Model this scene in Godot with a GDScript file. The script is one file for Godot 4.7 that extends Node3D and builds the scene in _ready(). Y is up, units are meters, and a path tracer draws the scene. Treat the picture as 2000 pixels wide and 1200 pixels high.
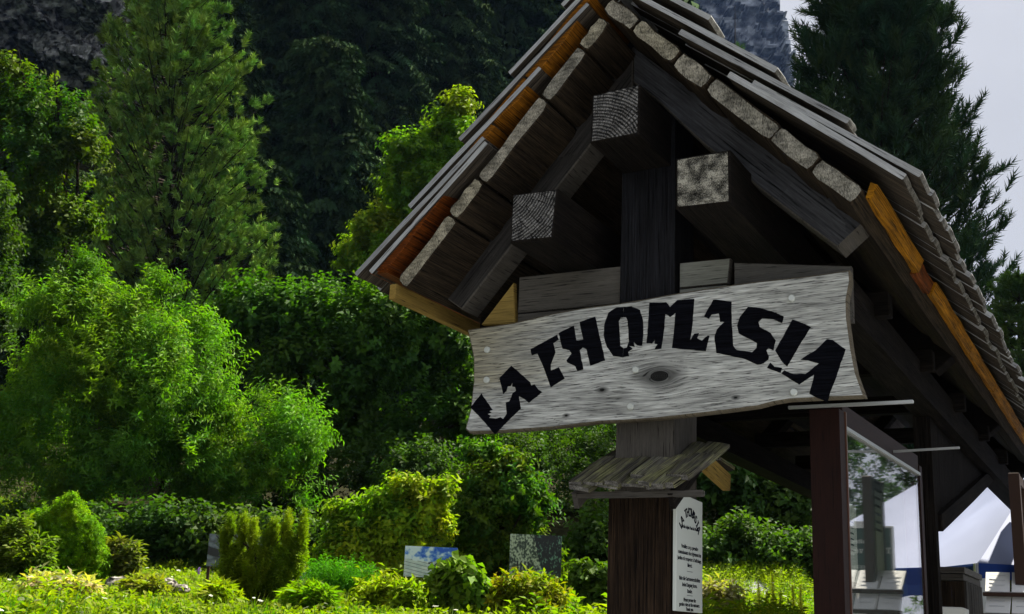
extends Node3D

# ---------------------------------------------------------------- camera numbers
const F := 2334.19
const EYE := Vector3(0, 1.6, 0)
var cam_basis := Basis.from_euler(Vector3(deg_to_rad(15.078), deg_to_rad(28.197), deg_to_rad(2.457)))
var fwd := Vector3(-sin(deg_to_rad(28.197)), 0, -cos(deg_to_rad(28.197)))
var rgt := Vector3(cos(deg_to_rad(28.197)), 0, -sin(deg_to_rad(28.197)))
var rng := RandomNumberGenerator.new()
var M := {}
var T := {}
var taken := {}

func ray(x: float, y: float) -> Vector3:
	return cam_basis * Vector3((x - 1000.0) / F, -(y - 600.0) / F, -1.0)
func onz(x: float, y: float, z: float) -> Vector3:
	var d := ray(x, y)
	return EYE + d * (z - EYE.z) / d.z
func onx(x: float, y: float, v: float) -> Vector3:
	var d := ray(x, y)
	return EYE + d * (v - EYE.x) / d.x
func at(x: float, y: float, depth: float) -> Vector3:
	return EYE + ray(x, y) * depth
func z2(x: float, y: float, z: float) -> Vector2:
	var p := onz(x, y, z)
	return Vector2(p.x, p.y)

func rf(a: float, b: float) -> float:
	return rng.randf_range(a, b)

# ---------------------------------------------------------------- scene tree helpers
func numbered(called: String) -> String:
	if not taken.has(called):
		taken[called] = 0
		return called
	taken[called] += 1
	return "%s_%03d" % [called, taken[called]]

func tag(o: Node, label: String, category: String, group := "", kind := "") -> Node:
	if label: o.set_meta("label", label)
	if category: o.set_meta("category", category)
	if group: o.set_meta("group", group)
	if kind: o.set_meta("kind", kind)
	return o

func thing(called: String, label: String, category: String, pos := Vector3.ZERO, group := "") -> Node3D:
	var o := Node3D.new()
	o.name = numbered(called)
	add_child(o)
	o.position = pos
	tag(o, label, category, group)
	return o

func part(called: String, mesh: Mesh, mats: Array, parent: Node, tr := Transform3D()) -> MeshInstance3D:
	var o := MeshInstance3D.new()
	o.name = numbered(called) if parent == self else called
	o.mesh = mesh
	for i in mesh.get_surface_count():
		o.set_surface_override_material(i, mats[min(i, mats.size() - 1)])
	parent.add_child(o, true)
	# tr is in world space for pieces of things
	if parent == self:
		o.transform = tr
	else:
		o.transform = world_of(parent).affine_inverse() * tr
	return o

func world_of(n: Node) -> Transform3D:
	var t := Transform3D()
	while n != self and n is Node3D:
		t = n.transform * t
		n = n.get_parent()
	return t

func structure(called: String, mesh: Mesh, mat: Material) -> MeshInstance3D:
	var o := part(called, mesh, [mat], self)
	o.set_meta("kind", "structure")
	return o

# ---------------------------------------------------------------- mesh building
class MB:
	var v := PackedVector3Array()
	var n := PackedVector3Array()
	var t := PackedVector2Array()
	var c := PackedColorArray()
	var use_c := false
	func tri(a: Vector3, b: Vector3, d: Vector3, nn: Vector3, ua := Vector2.ZERO, ub := Vector2.ZERO, ud := Vector2.ZERO):
		if (b - a).cross(d - a).dot(nn) > 0.0:
			v.append_array([a, d, b]); t.append_array([ua, ud, ub])
		else:
			v.append_array([a, b, d]); t.append_array([ua, ub, ud])
		n.append_array([nn, nn, nn])
	func quad(a: Vector3, b: Vector3, d: Vector3, e: Vector3, nn: Vector3, ua := Vector2.ZERO, ub := Vector2.ZERO, ud := Vector2.ZERO, ue := Vector2.ZERO):
		tri(a, b, d, nn, ua, ub, ud)
		tri(a, d, e, nn, ua, ud, ue)
	func stri(a: Array, b: Array, d: Array):
		# smooth triangle of [pos, normal, uv]
		var nn: Vector3 = a[1] + b[1] + d[1]
		var q := [a, b, d]
		if (b[0] - a[0]).cross(d[0] - a[0]).dot(nn) > 0.0:
			q = [a, d, b]
		for k in q:
			v.append(k[0]); n.append(k[1]); t.append(k[2])
	func empty() -> bool:
		return v.is_empty()
	func add_to(m: ArrayMesh):
		var a := []
		a.resize(Mesh.ARRAY_MAX)
		a[Mesh.ARRAY_VERTEX] = v
		a[Mesh.ARRAY_NORMAL] = n
		a[Mesh.ARRAY_TEX_UV] = t
		if use_c: a[Mesh.ARRAY_COLOR] = c
		m.add_surface_from_arrays(Mesh.PRIMITIVE_TRIANGLES, a)
	func mesh() -> ArrayMesh:
		var m := ArrayMesh.new()
		add_to(m)
		return m

func ccw(p: PackedVector2Array) -> PackedVector2Array:
	var a := 0.0
	for i in p.size():
		a += p[i].cross(p[(i + 1) % p.size()])
	if a < 0.0:
		p = p.duplicate()
		p.reverse()
	return p

func inset(p: PackedVector2Array, b: float) -> PackedVector2Array:
	var out := PackedVector2Array()
	var k := p.size()
	for i in k:
		var e0 := (p[i] - p[(i + k - 1) % k]).normalized()
		var e1 := (p[(i + 1) % k] - p[i]).normalized()
		var n0 := Vector2(-e0.y, e0.x)
		var n1 := Vector2(-e1.y, e1.x)
		var m := (n0 + n1)
		var d: float = max(0.5, m.length_squared() / 2.0)
		out.append(p[i] + m / d * b)
	return out

# polygon in local xy, going from z = 0 back to z = -depth; surface 0 the sides (u along z), surface 1 the two end faces
func extrude(poly: PackedVector2Array, depth: float, bevel := 0.0, segs := 1, wob := 0.0, uo := Vector2.ZERO, cap_unit := 1.0, cap_off := Vector2.ZERO, under := 0) -> ArrayMesh:
	poly = ccw(poly)
	var k := poly.size()
	var rings: Array = []
	var zs: Array = []
	if bevel > 0.0:
		rings.append(inset(poly, bevel)); zs.append(0.0)
	for s in segs + 1:
		var z: float = lerp(-bevel, -depth + bevel, float(s) / segs)
		var r := PackedVector2Array()
		for p in poly:
			r.append(p + Vector2(rf(-wob, wob), rf(-wob, wob)))
		rings.append(r); zs.append(z)
	if bevel > 0.0:
		rings.append(inset(rings[-1], bevel)); zs.append(-depth)
	var sides := MB.new()
	var low := MB.new()
	for s in rings.size() - 1:
		var per := 0.0
		for i in k:
			var j := (i + 1) % k
			var a := Vector3(rings[s][i].x, rings[s][i].y, zs[s])
			var b := Vector3(rings[s][j].x, rings[s][j].y, zs[s])
			var d := Vector3(rings[s + 1][j].x, rings[s + 1][j].y, zs[s + 1])
			var e := Vector3(rings[s + 1][i].x, rings[s + 1][i].y, zs[s + 1])
			var ln := poly[i].distance_to(poly[j])
			var ed := poly[j] - poly[i]
			var nn := (b - a).cross(e - a)
			if nn.length() < 1e-12: nn = (d - b).cross(a - b)
			nn = nn.normalized()
			var outw := Vector3(ed.y, -ed.x, 0)
			if nn.dot(outw) < 0.0: nn = -nn
			(low if i < under else sides).quad(a, b, d, e, nn, Vector2(zs[s], per) + uo, Vector2(zs[s], per + ln) + uo, Vector2(zs[s + 1], per + ln) + uo, Vector2(zs[s + 1], per) + uo)
			per += ln
	var caps := MB.new()
	for f in 2:
		var r: PackedVector2Array = rings[0] if f == 0 else rings[-1]
		var z: float = 0.0 if f == 0 else -depth
		var idx := Geometry2D.triangulate_polygon(r)
		for i in range(0, idx.size(), 3):
			var q := [r[idx[i]], r[idx[i + 1]], r[idx[i + 2]]]
			var vs := []
			var us := []
			for w in q:
				vs.append(Vector3(w.x, w.y, z)); us.append((w + cap_off) / cap_unit)
			caps.tri(vs[0], vs[1], vs[2], Vector3(0, 0, 1 if f == 0 else -1), us[0], us[1], us[2])
	var m := ArrayMesh.new()
	sides.add_to(m)
	if not caps.empty(): caps.add_to(m)
	if under > 0: low.add_to(m)
	return m

# a smooth sheet from rows of points
func grid_sheet(mb: MB, g: Array, towards: Vector3):
	var nr := g.size()
	var nc: int = g[0].size()
	var ns := []
	for i in nr:
		var row := []
		for j in nc:
			var a: Vector3 = g[min(i + 1, nr - 1)][j] - g[max(i - 1, 0)][j]
			var b: Vector3 = g[i][min(j + 1, nc - 1)] - g[i][max(j - 1, 0)]
			var nn := a.cross(b)
			nn = nn.normalized() if nn.length() > 1e-9 else towards
			if nn.dot(towards) < 0.0: nn = -nn
			row.append([g[i][j], nn, Vector2(float(i) / nr, float(j) / nc)])
		ns.append(row)
	for i in nr - 1:
		for j in nc - 1:
			mb.stri(ns[i][j], ns[i + 1][j], ns[i + 1][j + 1])
			mb.stri(ns[i][j], ns[i + 1][j + 1], ns[i][j + 1])

func rect(w: float, h: float) -> PackedVector2Array:
	return PackedVector2Array([Vector2(-w / 2, -h / 2), Vector2(w / 2, -h / 2), Vector2(w / 2, h / 2), Vector2(-w / 2, h / 2)])

# a frame whose -z runs from a to b, with y near up
func along(a: Vector3, b: Vector3, up := Vector3.UP) -> Transform3D:
	var z := (a - b).normalized()
	var x := up.cross(z).normalized()
	return Transform3D(Basis(x, z.cross(x), z), a)

func beam(called: String, a: Vector3, b: Vector3, w: float, h: float, mats: Array, parent: Node, bevel := 0.006, wob := 0.0, up := Vector3.UP) -> MeshInstance3D:
	var m := extrude(rect(w, h), a.distance_to(b), bevel, 4 if wob > 0.0 else 1, wob, Vector2(rf(0, 3), rf(0, 3)), 0.25, Vector2(rf(0, 1), rf(0, 1)))
	return part(called, m, mats, parent, along(a, b, up))

func tube(mb: MB, pts: Array, rad: Array, sides := 6, vscale := 1.0):
	var prev := []
	var len := 0.0
	var ref := Vector3(0.3, 0.1, 0.95).normalized()
	for i in pts.size():
		var d: Vector3 = (pts[min(i + 1, pts.size() - 1)] - pts[max(i - 1, 0)]).normalized()
		if abs(d.dot(ref)) > 0.95: ref = Vector3(1, 0, 0)
		var x := d.cross(ref).normalized()
		var y := d.cross(x).normalized()
		if i > 0: len += pts[i].distance_to(pts[i - 1])
		var ring := []
		for s in sides + 1:
			var an := TAU * s / sides
			var nn := x * cos(an) + y * sin(an)
			ring.append([pts[i] + nn * rad[i], nn, Vector2(float(s) / sides, len * vscale)])
		if i > 0:
			for s in sides:
				mb.stri(prev[s], prev[s + 1], ring[s + 1])
				mb.stri(prev[s], ring[s + 1], ring[s])
		prev = ring

# ---------------------------------------------------------------- textures
func noise(freq: float, sd: int, oct := 4, kind := FastNoiseLite.TYPE_SIMPLEX_SMOOTH) -> FastNoiseLite:
	var n := FastNoiseLite.new()
	n.noise_type = kind
	n.seed = sd
	n.frequency = freq
	n.fractal_octaves = oct
	return n

func tex(im: Image) -> ImageTexture:
	im.generate_mipmaps()
	return ImageTexture.create_from_image(im)

func grain_image(w: int, h: int, sd: int, lo: float, hi: float) -> Image:
	# fibres along u: noise stretched sixteen times, plus dark cracks and blotches
	var a := noise(0.09, sd, 4).get_seamless_image(w / 16, h)
	a.resize(w, h, Image.INTERPOLATE_CUBIC)
	var b := noise(0.32, sd + 1, 2).get_seamless_image(w / 8, h)
	b.resize(w, h, Image.INTERPOLATE_CUBIC)
	var c := noise(0.02, sd + 2, 4).get_seamless_image(w / 4, h / 2)
	c.resize(w, h, Image.INTERPOLATE_CUBIC)
	for q in [a, b, c]: q.convert(Image.FORMAT_L8)
	var da := a.get_data()
	var db := b.get_data()
	var dc := c.get_data()
	var o := PackedByteArray()
	o.resize(w * h)
	for i in w * h:
		var g := da[i] / 255.0
		var crack: float = 1.0 - 0.75 * clampf((0.24 - g) / 0.12, 0.0, 1.0)
		var val: float = lerp(lo, hi, clampf(0.5 * g + 0.35 * db[i] / 255.0 + 0.35 * dc[i] / 255.0 - 0.1, 0, 1)) * crack
		o[i] = int(clampf(val, 0, 1) * 255)
	return Image.create_from_data(w, h, false, Image.FORMAT_L8, o)

func blotch_image(sz: int, sd: int, freq: float, lo: Color, hi: Color, sharp := 1.0, oct := 5, kind := FastNoiseLite.TYPE_SIMPLEX_SMOOTH) -> Image:
	var a := noise(freq, sd, oct, kind).get_seamless_image(sz, sz)
	a.convert(Image.FORMAT_L8)
	var d := a.get_data()
	var o := PackedByteArray()
	o.resize(sz * sz * 3)
	for i in sz * sz:
		var g := clampf((d[i] / 255.0 - 0.5) * sharp + 0.5, 0, 1)
		var c := lo.lerp(hi, g)
		o[i * 3] = c.r8; o[i * 3 + 1] = c.g8; o[i * 3 + 2] = c.b8
	return Image.create_from_data(sz, sz, false, Image.FORMAT_RGB8, o)

func ring_image(sz: int, centre: Vector2, freq: float, sd: int) -> Image:
	# sawn end grain: year rings round the pith, checks running out from it, grey weathering
	var nz := noise(3.0, sd, 3)
	var fine := noise(28.0, sd + 5, 2)
	var o := PackedByteArray()
	o.resize(sz * sz)
	for y in sz:
		for x in sz:
			var p := Vector2(x, y) / sz
			var d := p - centre
			var r := d.length() + 0.018 * nz.get_noise_2d(p.x, p.y)
			var ang := d.angle()
			var ring := 0.5 + 0.5 * sin(r * freq * TAU)
			var chk: float = clampf((abs(nz.get_noise_2d(ang * 3.2, r * 0.4)) - 0.02) / 0.05, 0.0, 1.0)
			var chk2: float = clampf((abs(nz.get_noise_2d(ang * 9.0 + 7.0, r * 0.9)) - 0.01) / 0.05, 0.0, 1.0)
			var g := 0.25 + 0.55 * pow(ring, 0.8) + 0.3 * fine.get_noise_2d(p.x, p.y) + 0.25 * nz.get_noise_2d(p.x + 5, p.y)
			g *= lerp(0.35, 1.0, chk) * lerp(0.55, 1.0, chk2)
			o[y * sz + x] = int(clampf(g, 0.04, 1) * 255)
	return Image.create_from_data(sz, sz, false, Image.FORMAT_L8, o)

func sawn_end_image(sz: int, sd: int, hard := 1.0) -> Image:
	# rough sawn, greyed plank end: tone patches, fine pits, a few open checks across
	var big := noise(3.5, sd, 4)
	var pit := noise(30.0, sd + 1, 3)
	var chk := noise(5.0, sd + 2, 2)
	var o := PackedByteArray()
	o.resize(sz * sz)
	for y in sz:
		for x in sz:
			var p := Vector2(x, y) / sz
			var g := 0.68 + hard * 0.30 * big.get_noise_2d(p.x, p.y) + hard * 0.26 * pit.get_noise_2d(p.x * 1.6 + p.y * 0.5, p.y * 0.8 - p.x * 0.5)
			g += 0.045 * sin((p - Vector2(0.45, -1.3)).length() * 85.0 + 2.0 * big.get_noise_2d(p.x, p.y))
			var c := absf(chk.get_noise_2d(p.x * 3.0, p.y * 0.5))
			g *= lerpf(0.3, 1.0, clampf(c / 0.035, 0.0, 1.0))
			o[y * sz + x] = int(clampf(g, 0.06, 1) * 255)
	return Image.create_from_data(sz, sz, false, Image.FORMAT_L8, o)

func mat(c: Color, rough := 0.9) -> StandardMaterial3D:
	var m := StandardMaterial3D.new()
	m.albedo_color = c.linear_to_srgb()
	m.roughness = rough
	m.metallic_specular = 0.25 if rough > 0.5 else 0.5
	return m

func wood(c: Color, which := "grain", relief := 0.25, rough := 0.88, sc := Vector3(0.8, 3.0, 1)) -> StandardMaterial3D:
	var m := mat(c, rough)
	m.albedo_texture = T[which]
	m.heightmap_enabled = true
	m.heightmap_texture = T[which]
	m.heightmap_scale = relief
	m.uv1_scale = sc
	return m

func endgrain(c: Color, which: String, relief := 0.3) -> StandardMaterial3D:
	var m := mat(c, 0.95)
	m.albedo_texture = T[which]
	m.heightmap_enabled = true
	m.heightmap_texture = T[which]
	m.heightmap_scale = relief
	return m

func leaf_mat(back: Color, rough := 0.62) -> StandardMaterial3D:
	var m := StandardMaterial3D.new()
	m.albedo_color = Color.WHITE
	m.vertex_color_use_as_albedo = true
	m.roughness = rough
	m.backlight_enabled = true
	m.backlight = back
	m.metallic_specular = 0.22
	return m

func tri_mat(c: Color, which: String, scale: float, relief := 0.0, rough := 0.95) -> StandardMaterial3D:
	var m := mat(c, rough)
	m.albedo_texture = T[which]
	m.metallic_specular = 0.15
	m.uv1_triplanar = true
	m.uv1_world_triplanar = true
	m.uv1_scale = Vector3(scale, scale, scale)
	if relief > 0.0:
		m.normal_enabled = false
	return m

func make_materials():
	T.grain = tex(grain_image(1024, 512, 3, 0.62, 1.0))
	T.rough_grain = tex(grain_image(512, 512, 11, 0.15, 1.0))
	T.ring_a = tex(ring_image(256, Vector2(0.05, -0.35), 16.0, 21))
	T.ring_b = tex(ring_image(256, Vector2(-0.25, 1.25), 17.0, 22))
	T.ring_c = tex(ring_image(256, Vector2(0.55, 0.45), 9.0, 23))
	T.speckle = tex(sawn_end_image(256, 31))
	T.pitted = tex(sawn_end_image(256, 58, 2.1))
	T.lichen = tex(blotch_image(256, 33, 0.03, Color(0.78, 0.77, 0.74), Color(0.97, 0.98, 0.80), 3.0))
	T.rock = tex(blotch_image(512, 41, 0.012, Color(0.16, 0.16, 0.17), Color(1, 1, 1), 2.4, 6))
	T.soil = tex(blotch_image(512, 43, 0.02, Color(0.45, 0.42, 0.3), Color(1, 1, 0.8), 1.6, 5))
	T.gravel = tex(blotch_image(256, 45, 0.09, Color(0.6, 0.6, 0.6), Color(1, 1, 1), 1.8, 3))
	T.bark = tex(blotch_image(256, 47, 0.04, Color(0.3, 0.27, 0.24), Color(1, 1, 1), 1.8, 4))
	# greyed, weathered board of the shingles
	M.shingle = [wood(Color(0.54, 0.555, 0.555), "grain", 0.35), wood(Color(0.44, 0.45, 0.45), "grain", 0.35), wood(Color(0.60, 0.615, 0.61), "grain", 0.35)]
	M.shingle_end = endgrain(Color(0.36, 0.345, 0.31), "speckle", 0.2)
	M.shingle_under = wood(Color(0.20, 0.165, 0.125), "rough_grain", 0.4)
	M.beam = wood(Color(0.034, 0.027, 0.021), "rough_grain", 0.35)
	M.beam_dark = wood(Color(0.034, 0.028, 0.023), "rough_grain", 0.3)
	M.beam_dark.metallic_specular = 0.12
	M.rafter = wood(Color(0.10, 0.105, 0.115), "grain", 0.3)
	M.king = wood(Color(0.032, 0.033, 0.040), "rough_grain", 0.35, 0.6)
	M.deck = wood(Color(0.092, 0.066, 0.040), "rough_grain", 0.4)
	M.deck_end = [endgrain(Color(0.56, 0.52, 0.41), "speckle", 0.6), endgrain(Color(0.48, 0.455, 0.37), "speckle", 0.6), endgrain(Color(0.60, 0.55, 0.40), "speckle", 0.6)]
	M.orange = [wood(Color(0.60, 0.225, 0.014), "rough_grain", 0.2, 0.7), wood(Color(0.90, 0.38, 0.012), "rough_grain", 0.2, 0.7), wood(Color(0.40, 0.10, 0.010), "rough_grain", 0.2, 0.7)]
	M.yellow = wood(Color(0.42, 0.28, 0.07), "grain", 0.2)
	M.grey_plank = wood(Color(0.30, 0.30, 0.26), "grain", 0.25)
	M.grey_dark = wood(Color(0.12, 0.11, 0.095), "grain", 0.3)
	M.ring_a = endgrain(Color(0.36, 0.35, 0.33), "ring_a", 0.5)
	M.ring_b = endgrain(Color(0.36, 0.35, 0.33), "ring_b", 0.5)
	M.ring_c = endgrain(Color(0.46, 0.44, 0.36), "pitted", 0.6)
	M.post = wood(Color(0.075, 0.046, 0.027), "rough_grain", 0.8)
	M.lichen_shingle = [wood(Color(0.64, 0.62, 0.53), "rough_grain", 0.9), wood(Color(0.64, 0.62, 0.45), "rough_grain", 0.9), wood(Color(0.44, 0.42, 0.37), "rough_grain", 0.9)]
	for q in M.lichen_shingle:
		q.detail_enabled = true
		q.detail_albedo = T.lichen
		q.detail_blend_mode = BaseMaterial3D.BLEND_MODE_MUL
	M.red_frame = wood(Color(0.026, 0.009, 0.006), "grain", 0.05, 0.6)
	M.brown_frame = mat(Color(0.04, 0.022, 0.015), 0.55)
	M.steel = mat(Color(0.45, 0.46, 0.44), 0.4)
	M.steel.metallic = 0.8
	M.nail = mat(Color(0.62, 0.65, 0.60), 0.35)
	M.nail.metallic = 0.3
	M.ink = mat(Color(0.004, 0.005, 0.011), 0.9)
	M.ink.metallic_specular = 0.08
	M.letter_paint = wood(Color(0.014, 0.015, 0.022), "rough_grain", 0.25, 0.85, Vector3(1.2, 5.0, 1))
	M.letter_paint.metallic_specular = 0.12
	M.white = mat(Color(0.78, 0.79, 0.76), 0.5)
	M.paper = mat(Color(0.80, 0.80, 0.77), 0.7)
	M.cream = mat(Color(0.66, 0.70, 0.64), 0.45)
	M.glass = mat(Color(0.10, 0.14, 0.12), 0.02)
	M.glass.transparency = BaseMaterial3D.TRANSPARENCY_ALPHA
	M.glass.albedo_color.a = 0.06
	M.bark = tri_mat(Color(0.075, 0.06, 0.048), "bark", 1.5, 2.0)
	M.bark_light = tri_mat(Color(0.16, 0.14, 0.12), "bark", 1.5, 2.0)
	M.leaf = leaf_mat(Color(0.9, 1.0, 0.3))
	M.leaf_gloss = leaf_mat(Color(0.5, 0.6, 0.2), 0.4)
	M.needle = leaf_mat(Color(0.2, 0.25, 0.08), 0.9)
	M.needle.metallic_specular = 0.08
	M.petal = leaf_mat(Color(0.5, 0.5, 0.5), 0.7)

# ---------------------------------------------------------------- terrain
func bank_weight(th: float) -> float:
	var d := rad_to_deg(th)
	if d < 0.0: return 1.0 - smoothstep(95.0, 150.0, -d)
	return 1.0 - smoothstep(13.5, 17.0, d)
func ground_h(p: Vector3) -> float:
	var u := (p - EYE).dot(rgt)
	var v := (p - EYE).dot(fwd)
	var r := Vector2(u, v).length()
	var w := bank_weight(atan2(u, v))
	var wf: float = 1.0 - smoothstep(6.5, 10.5, rad_to_deg(atan2(u, v))) if u > 0.0 else bank_weight(atan2(u, v))
	var bank: float = 1.45 * smoothstep(5.2, 8.2, r) + 0.075 * clampf(r - 8.0, 0.0, 6.0) + 0.25 * clampf(r - 14.0, 0.0, 31.0)
	var steep: float = 1.15 * clampf(r - 45.0, 0.0, 60.0)
	var flat: float = 0.35 * smoothstep(3.0, 8.0, r)
	return lerp(flat, bank, w) + steep * wf
func grounded(p: Vector3) -> Vector3:
	return Vector3(p.x, ground_h(p), p.z)
# a point on the ground seen in the direction of picture column x at a distance
func ground_at(x: float, depth: float) -> Vector3:
	return grounded(at(x, 1150, depth))

func build_ground():
	var mb := MB.new()
	var na := 180
	var radii := [0.0]
	var r := 0.8
	while r < 700.0:
		radii.append(r)
		r *= 1.07
	var nz := noise(0.35, 5, 4)
	var grid := []
	for i in radii.size():
		var row := []
		for k in na + 1:
			var th := TAU * (k % na) / na
			var p: Vector3 = EYE + (rgt * sin(th) + fwd * cos(th)) * radii[i]
			p = grounded(p)
			p.y += 0.05 * nz.get_noise_2d(p.x, p.z) * clampf(radii[i] / 8.0, 0.2, 6.0)
			row.append(p)
		grid.append(row)
	for i in radii.size() - 1:
		for k in na:
			var a: Vector3 = grid[i][k]
			var b: Vector3 = grid[i][k + 1]
			var c: Vector3 = grid[i + 1][k + 1]
			var d: Vector3 = grid[i + 1][k]
			var nn := (d - a).cross(c - a)
			if nn.length() < 1e-9: nn = Vector3.UP
			nn = nn.normalized()
			if nn.y < 0: nn = -nn
			if i > 0: mb.tri(a, b, c, nn)
			mb.tri(a, c, d, nn)
	structure("ground", mb.mesh(), tri_mat(Color(0.030, 0.032, 0.014), "soil", 0.5))

func build_bounce_path():  # unseen pale gravel sheet, added to bounce sunlight onto sign and roof underside
	var mb := MB.new()
	var prev := []
	for i in 40:
		var v := -14.0 + i * 0.75
		var row := []
		for k in 5:
			var half_w: float = lerpf(8.0, 2.6, smoothstep(0.0, 5.0, v))
			var u := lerpf(-half_w, half_w, k / 4.0) + 0.35 * sin(v * 0.5 + k) + clampf(v - 3.0, 0.0, 20.0) * 0.36
			var p := grounded(EYE + rgt * u + fwd * v)
			row.append(p + Vector3(0, 0.06, 0))
		if i > 0:
			for k in 4:
				mb.tri(prev[k], prev[k + 1], row[k + 1], Vector3.UP)
				mb.tri(prev[k], row[k + 1], row[k], Vector3.UP)
		prev = row
	structure("added_bounce_path", mb.mesh(), tri_mat(Color(0.31, 0.32, 0.34), "gravel", 1.3))

func rock_wall(called: String, depth: float, x0: float, x1: float, y0: float, y1: float, nx: int, ny: int, amp: float, freq: float, m: Material, lean := 0.15) -> void:
	# a cliff: sheet in front of the slope, broken into ledges and blocks by noise, with a back side
	var n1 := noise(freq, 61, 5, FastNoiseLite.TYPE_CELLULAR)
	n1.cellular_return_type = FastNoiseLite.RETURN_CELL_VALUE
	n1.cellular_distance_function = FastNoiseLite.DISTANCE_MANHATTAN
	var n2 := noise(freq * 1.2, 62, 6)
	var mb := MB.new()
	var grid := []
	for j in ny + 1:
		var row := []
		for i in nx + 1:
			var px: float = lerp(x0, x1, float(i) / nx)
			var py: float = lerp(y1, y0, float(j) / ny)
			var p := at(px, py, depth)
			var q := Vector3(p.x * 0.8, p.y * 1.7, p.z * 0.8)
			var bl := n2.get_noise_3dv(Vector3(p.x, p.y * 1.6, p.z) + Vector3(0, 0.4 * p.x, 0))
			var off := amp * (0.8 * n1.get_noise_3dv(q * 0.55) + 0.12 * n1.get_noise_3dv(q * 2.3) + 1.9 * snappedf(bl, 0.22) + 0.12 * n2.get_noise_3dv(p * 2.7))
			var edge: float = min(min(i, nx - i), min(j, ny - j) + 3) / 6.0
			p += fwd * (off + lean * (p.y) + (1.0 - clampf(edge, 0, 1)) * amp * 2.0)
			row.append(p)
		grid.append(row)
	for j in ny:
		for i in nx:
			var a: Vector3 = grid[j][i]
			var b: Vector3 = grid[j][i + 1]
			var c: Vector3 = grid[j + 1][i + 1]
			var d: Vector3 = grid[j + 1][i]
			for q in [[a, b, c], [a, c, d]]:
				var nn: Vector3 = (q[1] - q[0]).cross(q[2] - q[0]).normalized()
				if nn.dot(fwd) > 0: nn = -nn
				mb.tri(q[0], q[1], q[2], nn)
	structure(called, mb.mesh(), m)

# ---------------------------------------------------------------- leaves
func leaf(mb: MB, base: Vector3, dir: Vector3, up: Vector3, ln: float, w: float, fold := 0.25, droop := 0.15):
	var side := dir.cross(up).normalized()
	var nn := side.cross(dir).normalized()
	var tip := base + dir * ln - nn * ln * droop
	var mid := base + dir * ln * 0.48
	var l := mid + side * w * 0.5 + nn * w * fold
	var r := mid - side * w * 0.5 + nn * w * fold
	mb.tri(base, l, tip, (nn - side * fold).normalized())
	mb.tri(base, tip, r, (nn + side * fold).normalized())

func sprig(count: int, length: float, leaf_len: float, leaf_w: float, spread: float, sd: int, stem_r := 0.002) -> ArrayMesh:
	rng.seed = sd
	var mb := MB.new()
	var bend := Vector3(rf(-0.2, 0.2), 0, rf(-0.2, 0.2))
	for i in count:
		var t := (i + 0.4) / count
		var b := Vector3(0, length * t, 0) + bend * length * t * t
		var an := i * 2.4 + rf(-0.5, 0.5)
		var d := (Vector3(cos(an), 0, sin(an)) * spread + Vector3.UP * rf(0.2, 0.9)).normalized()
		var up := (Vector3.UP + Vector3(rf(-0.5, 0.5), 0, rf(-0.5, 0.5))).normalized()
		if abs(d.dot(up)) > 0.95: up = Vector3(1, 0.2, 0)
		leaf(mb, b, d, up, leaf_len * rf(0.7, 1.15), leaf_w * rf(0.75, 1.15), 0.2, rf(0.05, 0.35))
	var top := Vector3(0, length, 0) + bend * length
	for k in 3:
		var an := TAU * k / 3
		var o := Vector3(cos(an), 0, sin(an)) * stem_r
		var an2 := TAU * (k + 1) / 3
		var o2 := Vector3(cos(an2), 0, sin(an2)) * stem_r
		mb.tri(o, o2, top, (o + o2).normalized())
	return mb.mesh()

func needle_tuft(count: int, length: float, nl: float, nw: float, open: float, sd: int) -> ArrayMesh:
	rng.seed = sd
	var mb := MB.new()
	for i in count:
		var t := float(i) / count
		var b := Vector3(0, length * t, 0)
		var an := i * 2.39996
		var d := (Vector3(cos(an), 0, sin(an)) * open * rf(0.7, 1.2) + Vector3.UP * rf(0.5, 1.0)).normalized()
		var side := d.cross(Vector3(rf(-1, 1), rf(-1, 1), rf(-1, 1))).normalized()
		var nn := side.cross(d).normalized()
		var l := nl * rf(0.75, 1.2)
		mb.tri(b - side * nw, b + side * nw, b + d * l, nn)
	mb.tri(Vector3(-0.006, 0, 0), Vector3(0.006, 0, 0), Vector3(0, length, 0), Vector3(0, 0, 1))
	return mb.mesh()

func frond(twigs: int, length: float, sd: int, nw := 0.03, droop := 0.35) -> ArrayMesh:
	# a spruce branchlet: axis with hanging side twigs, each a narrow needle-covered strip in two crossed planes
	rng.seed = sd
	var mb := MB.new()
	for k in twigs + 1:
		var t := float(k) / (twigs + 1)
		var b := Vector3(0, length * t, -droop * length * t * t)
		var s := 1.0 if k % 2 == 0 else -1.0
		var d := Vector3(s * rf(0.4, 0.9), rf(0.4, 0.8), rf(-1.2, -0.1)).normalized()
		var ln := length * 0.5 * (1.15 - t) * rf(0.7, 1.2)
		if k == twigs:
			d = Vector3(0, 1, -droop).normalized(); b = Vector3.ZERO; ln = length
		var side := d.cross(Vector3(rf(-0.4, 0.4), 0.2, 1)).normalized()
		for c in 2:
			var nn := side.cross(d).normalized()
			var segs := 4
			for i in segs:
				# ragged strip: teeth standing off the twig
				var p0 := b + d * ln * i / segs + Vector3(0, 0, -0.12 * ln * pow(float(i) / segs, 2))
				var p1 := b + d * ln * (i + 1) / segs + Vector3(0, 0, -0.12 * ln * pow(float(i + 1) / segs, 2))
				var w: float = nw * (1.0 - 0.5 * i / segs)
				mb.tri(p0, p1, p0 + side * w * rf(0.8, 1.3) + d * ln * 0.16, nn)
				mb.tri(p0, p1, p0 - side * w * rf(0.8, 1.3) + d * ln * 0.16, nn)
			side = nn
	return mb.mesh()

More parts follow.
